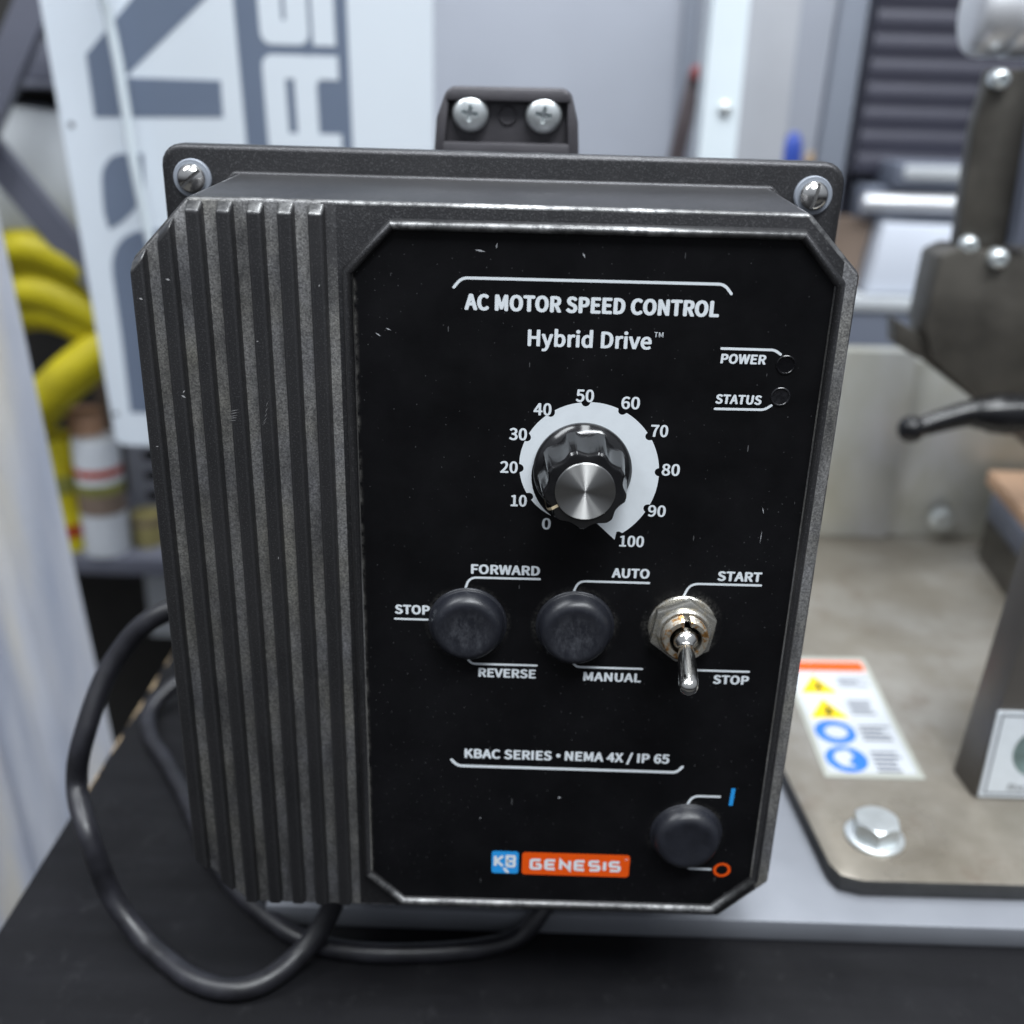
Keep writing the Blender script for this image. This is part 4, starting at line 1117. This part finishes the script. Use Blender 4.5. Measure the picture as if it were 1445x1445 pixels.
# ================================================================== BACKGROUND RIGHT
up = thing("white_upright", (128, 470, -899), "white powder coated machine upright with one button head screw", "upright")
part("post", prism([(108.3, -898), (136.8, -898), (131.2, 210), (110.2, 210)], 452, 478, "Y"), M_upright, up)
part("button_screw", lathe([(4.2, -1), (4.1, 1.2), (3.2, 2.4), (1.6, 3.0), (0, 3.1)], 32, "Y", (122.8, 451.9, 101.5)), M_zinc, up)
up2 = thing("grey_machine_panel", (40, 640, -899), "large smooth grey sheet metal panel between sign and white upright", "panel")
part("sheet", box(-140, 182, 640, 646, -898, 330, 1), M_panelgrey, up2)
part("fold_strip", box(118, 130, 632, 639.8, -100, 330, 1), M_panelgrey2, up2)
rt = box(-5.5, 5.5, -4, 4, 0, 62, 1.5)
tag(obj("pry_tool", rt, simple("dark_tool", lin(92, 82, 84), 0.5, 0.1, 0.2, 20), None, (110, 560, 60), (0, rad(9), 0)), "dark slim hand tool standing against the grey panel beside the white upright", "tool")
tag(obj("red_cap", lathe([(4.2, 0), (4.4, 6), (3, 8), (0, 8.5)], 24, "Z"), simple("red_plastic", lin(140, 66, 66), 0.5, 0, 0.1, 20), None, (119.5, 555, 118)), "small red cap on top of the dark hand tool", "cap")
# clear guard and grey guard right of the upright
tag(part("guard_sheet", box(139, 172, 500, 503, -300, 330, 0.5), simple("dull_guard", lin(170, 172, 178), 0.4, 0, 0.06, 12), None), "pale narrow guard sheet just right of the white upright", "guard sheet")
tag(part("machine_cover", box(173, 250, 640, 660, -300, 330, 2), M_panelgrey, None), "grey machine cover behind the blue handled tool", "machine cover")
gp = prism([(196, -60), (216, -60), (222, 330), (206, 330)], 520, 532, "Y"); bevel_sharp(gp, 1, 2)
tag(part("guard_post", gp, M_panelgrey2, None), "dull grey slanted guard post left of the dark louvres", "post")
tag(part("blue_handle", lathe([(0, -30), (7.2, -30), (7.0, 0), (5.6, 9), (3.0, 13), (0, 14)], 28, "Z", (199, 590, 71)), simple("blue_plastic", lin(48, 76, 165), 0.4, 0, 0.1, 20), None), "blue plastic handle poking up behind the control box corner", "handle")
for (x, lb) in ((182, "copper coloured fitting left of the blue handle"), (217, "copper coloured fitting right of the blue handle")):
    tag(part("copper_fitting", lathe([(0, -20), (9, -20), (9, 0), (7, 5), (0, 6)], 24, "Z", (x, 588, 66)), simple("copper_tan", lin(196, 168, 132), 0.45, 0.2, 0.15, 20), None), lb, "fitting", "copper fittings behind the control box")
cab = thing("louvred_cabinet", (330, 640, -899), "dark cabinet with rounded charcoal louvres behind the roller", "cabinet")
lo = []
ztop = 300
zz = ztop
pts = []
while zz > 66:
    pts += [(628.6, zz), (627.2, zz-2.5), (626.5, zz-7), (627.2, zz-11.5), (628.6, zz-14.5)]
    zz -= 16.5
poly = pts+[(660, zz+3), (660, ztop)]
lp = prism([(p[0], p[1]) for p in poly], 258, 520, "X")
part("louvre_front", lp, M_louvre, cab, 60)
part("cabinet_body", box(262, 518, 661, 900, -898, 298, 2), M_louvre, cab)
ll = thing("machine_slide", (330, 600, -899), "pale blue grey machine slide under the dark louvres", "machine slide")
part("slide_top", box(276, 520, 590, 640, 48, 66, 2), M_slate, ll)
part("slide_lip", box(282, 520, 588, 600, 54, 64, 2), M_palegrey, ll)
part("bright_rail", lathe([(0, 256), (6.5, 256), (6.5, 520), (0, 520)], 24, "X", (0, 592, 37)), M_polished, ll)
part("rail_gap_back", box(262, 520, 604, 640, 20, 47.5, 1), M_slate, ll)  # slate block set behind the rail
part("column", box(300, 480, 620, 800, -898, 19, 2), M_slate, ll)
tag(part("pale_box", bevel_sharp(prism([(272, 23.5), (358, 22), (358, -27), (266, -29)], 585, 640, "Y"), 2, 2), M_whitebox, None), "pale blue white box under the bright rail beside the clamp", "box")
tag(part("pale_shelf", box(238, 420, 575, 700, -40, -30, 1.5), M_palegrey, None), "pale shelf edge carrying the blue white box", "shelf")
tag(part("grey_housing", box(236, 420, 578, 690, -180, -41, 1.5), M_slate, None), "blue grey housing below the pale shelf behind the steel back plate", "housing")
tag(part("brown_board", prism([(232, 26), (268, 24), (262, -26), (228, -27)], 600, 612, "Y"), M_brown, None), "brown stained board left of the blue white box", "board")

# ================================================================== SIGN BOARD (left)
sign = thing("sign_board", (-140, 377, -88), "white upright sign board with large slate grey sideways letters", "sign")
SA = math.atan(0.12)
def S(x, s_, off=0.0):   # point on the leaning face: s_ measured along the face from its reference height
    return Vector((x, 350-0.12*s_*math.cos(SA)-off*math.cos(SA), 144+s_*math.cos(SA)-off*math.sin(SA)))
def sign_prism(poly, a, b_):
    bm = bmesh.new()
    A = [bm.verts.new(S(x, s_, a)) for x, s_ in poly]; B = [bm.verts.new(S(x, s_, b_)) for x, s_ in poly]
    n = len(poly)
    bm.faces.new(A); bm.faces.new(B[::-1])
    for i in range(n): bm.faces.new((A[i], B[i], B[(i+1) % n], A[(i+1) % n]))
    return bm
board = [(-234.2, 190)]+[(-235.9, -236), (-234.6, -239.6), (-231.0, -241.2)]+[(-43.2, -241.2), (-41.4, 190)]
part("board", sign_prism(board, 0, -4), M_signwhite, sign)
part("grey_band", sign_prism([(-139.5, 190), (-139.9, -236), (-85.2, -236), (-83.7, 190)], 0.25, 0.02), M_signgrey, sign)
for poly in ([(-216.9, -53.8), (-150.5, -52.0), (-150.0, -34.5), (-198.5, -34.3), (-149.4, 5.9), (-147.9, 22.7), (-147.0, 39.8), (-212.0, 38.2), (-213.0, 19.9), (-169.0, 21.5), (-216.3, -24.2)],
             [(-194.6, -71.4), (-206.5, -71.7), (-211.5, -73.4), (-214.7, -76.4), (-217.4, -80.5), (-218.6, -85), (-219.6, -94), (-220.2, -102.6), (-218.9, -111.6), (-211.5, -107.6), (-204.5, -101.6), (-199.6, -95.6), (-196.8, -91.0)],
             [(-155.7, -109.4), (-199.7, -111.1), (-206, -112.6), (-211.0, -115.2), (-215.3, -119.2), (-218.3, -124.2), (-220.2, -129.6), (-221.0, -136), (-221.8, -171), (-223.9, -219.6), (-162.5, -218.6)]):
    part("letter", sign_prism(poly, 0.25, 0.02), M_signgrey, sign)
def sideways(ch, x_left, x_right, s_lo, s_hi, t):
    bm = bmesh.new(); k = 0
    def P(u, v): return Vector((x_right-t/2-v*(x_right-x_left-t), s_lo+t/2+u*(s_hi-s_lo-t)))
    def face(pts):
        nonlocal k
        bm.faces.new([bm.verts.new(S(p.x, p.y, 0.4+0.004*k)) for p in pts]); k += 1
    for pl0 in GL[ch]:
        Q = [P(u, v) for u, v in pl0]
        for a, b in zip(Q, Q[1:]):
            d = (b-a).normalized(); n_ = Vector((-d.y, d.x))*t/2
            face([a+n_, b+n_, b-n_, a-n_])
        for i_, q in enumerate(Q):
            if 0 < i_ < len(Q)-1:
                face([q+Vector((math.cos(w), math.sin(w)))*t/2 for w in [2*math.pi*m_/24 for m_ in range(24)]])
            else:
                face([q+Vector(w)*t/2 for w in ((-1, -1), (1, -1), (1, 1), (-1, 1))])
    return face_toward(bm, (0, -1, -0.1))
part("letter", sideways("R", -128.2, -90.0, -70, -21.5, 11.2), M_signwhite, sign)
part("letter", sideways("S", -127.8, -90.6, -17.0, 32, 11.2), M_signwhite, sign)
for (x, s_) in ((-229.8, -58), (-233.0, -221)):
    part("rivet_hole", sign_prism(ngon(x, s_, 1.7, 16), 0.2, 0.02), simple("rivet_grey", lin(120, 124, 130), 0.5, 0, 0.1, 50), sign)
cord = [(-205, 327, 230), (-199.5, 331, 165), (-197.6, 338, 136), (-196.5, 341, 118), (-195.9, 344, 92), (-195.3, 346, 67), (-194.3, 350, 42), (-192.5, 353, 20), (-190, 356, -20), (-188, 361, -60)]
tag(part("hanging_rope", tube(catmull(cord, 8), 2.6, 12), M_upright, None, 60), "thin white rope hanging in front of the sign board", "rope")

# ================================================================== BACKGROUND LEFT
rack = thing("storage_rack", (-330, 540, -899), "dark grey steel storage rack with crossed diagonal braces", "rack")
def slab(p, q, w, t, y):   # diagonal flat bar in a plane of constant y
    p = Vector(p); q = Vector(q); d = (q-p).normalized(); n_ = Vector((-d.y, d.x))*w/2
    return prism([tuple(p+n_), tuple(p-n_), tuple(q-n_), tuple(q+n_)], y, y+t, "Y")
part("brace", slab((-262, 210), (-372, 30), 20, 10, 488), M_rack, rack)
part("brace", slab((-352, 70), (-262, -52), 19, 10, 500), M_rack, rack)
part("shelf_plate", box(-440, -225, 505, 640, -246, -231, 1), M_rack, rack)
part("shelf_plate", box(-440, -225, 530, 640, 100, 104, 1), M_rack, rack)
part("back_sheet", box(-440, -215, 642, 648, -560, 300, 1), M_void, rack)
upr = prism([(-296, -229), (-262, -229), (-282, 160), (-316, 160)], 548, 560, "Y")
part("side_post", box(-304, -258, 562, 574, -229, -70, 1), simple("post_grey", lin(165, 168, 180), 0.45, 0.1, 0.08, 10), rack)
part("lower_box", box(-300, -225, 560, 630, -330, -247, 1), M_palegrey, rack)
for k in range(6):
    part("slot_hole", prism(rrect(-290, -279, -134-k*17-4.5, -134-k*17+4.5, 2), 561.6, 561.9, "Y"), M_void, rack)
tag(part("storage_bin", bevel_sharp(prism([(-372, 4), (-296, 4), (-290, 84), (-372, 92)], 540, 620, "Y"), 4, 3), M_palegrey, None), "pale grey bin on the rack behind the crossed braces", "bin")
tag(part("dark_parcel", box(-345, -285, 545, 600, 105, 130, 2), M_rack, None), "dark grey parcel on the upper rack shelf above the pale bin", "parcel")
# yellow hose bundle: three flat loops
yb = []
for (dz, dy, rr) in ((4, 0, 13), (-11, 9, 13), (-26, 2, 13), (-41, 8, 13)):
    yb.append(tube(catmull([(-370, 520+dy, -12+dz), (-330, 512+dy, -6+dz), (-300, 512+dy, -18+dz), (-280, 520+dy, -38+dz), (-262, 540+dy, -66+dz)], 8), rr, 16))
yb.append(tube(catmull([(-258, 538, -52), (-282, 518, -66), (-310, 508, -86), (-332, 506, -106), (-352, 512, -126)], 8), 16, 16))
tag(part("yellow_hose", join(*yb), M_hose, None, 60), "yellow hose bundle hanging between rack brace and sign board", "hose")
tag(part("brown_carton", box(-322, -262, 560, 625, -150, -92, 2), M_brown, None), "dark brown carton in shadow behind the white tin", "carton")
tag(part("tan_roll", lathe([(0, 0), (13, 0), (13, 36), (0, 36)], 28, "Z", (-318, 530, -158)), M_tan, None), "tan paper roll beside the yellow can", "roll")
def tin(name, x, y, r_, h, mats, label_, cat, bands):
    t = thing(name, (x, y, -231), label_, cat, "tins on the rack shelf")
    part("can_body", lathe([(0, -230.9), (r_, -230.9), (r_, -231+h-3), (r_*0.94, -231+h), (0, -231+h)], 36, "Z", (x, y, 0)), mats, t)
    for (a, b_, mt) in bands:
        part("band", lathe([(r_+0.3, -231+a), (r_+0.3, -231+b_), (r_-0.5, -231+b_), (r_-0.5, -231+a)], 36, "Z", (x, y, 0)), mt, t)
    return t
M_red = simple("red_ink", lin(170, 60, 30), 0.45, 0, 0.15, 30)
M_olive = simple("olive_ink", lin(120, 120, 60), 0.45, 0, 0.3, 40)
tin("yellow_can", -340, 525, 15, 90, M_hose, "yellow can with red stripe at the left end of the shelf", "can", [(12, 22, M_red), (48, 62, M_olive)])
tin("white_tin", -309, 520, 17, 92, M_card, "white tin with brown and olive bands on the shelf", "can", [(34, 50, M_brown), (50, 58, M_olive), (64, 70, M_red)])
tin("brass_tin", -282, 535, 12, 26, simple("brassy", lin(150, 140, 92), 0.4, 0.3, 0.2, 30), "short brassy tin at the right end of the shelf", "can", [(18, 22, M_brown)])
# cloudy plastic sheet hanging at the left
ps = bmesh.new()
NU, NV = 26, 50
grid = []
for j in range(NV+1):
    v = j/NV
    row = []
    zt = 330-760*v
    xr = -229+(53-zt)*0.075
    for i in range(NU+1):
        u = i/NU
        x = xr-150*(1-u)
        y = 261+(1.15-u)*(15*math.sin(u*8+v*3.2)+9*math.sin(u*19+v*7)+5*math.sin(u*41-v*6))+26*(1-u)
        row.append(ps.verts.new((x, y, zt)))
    grid.append(row)
for j in range(NV):
    for i in range(NU):
        ps.faces.new((grid[j][i], grid[j][i+1], grid[j+1][i+1], grid[j+1][i]))
sol = bmesh.ops.solidify(ps, geom=ps.faces[:], thickness=1.2)
tag(part("plastic_sheet", ps, M_film, None, 60), "cloudy white plastic sheet hanging left of the bench", "plastic sheet")
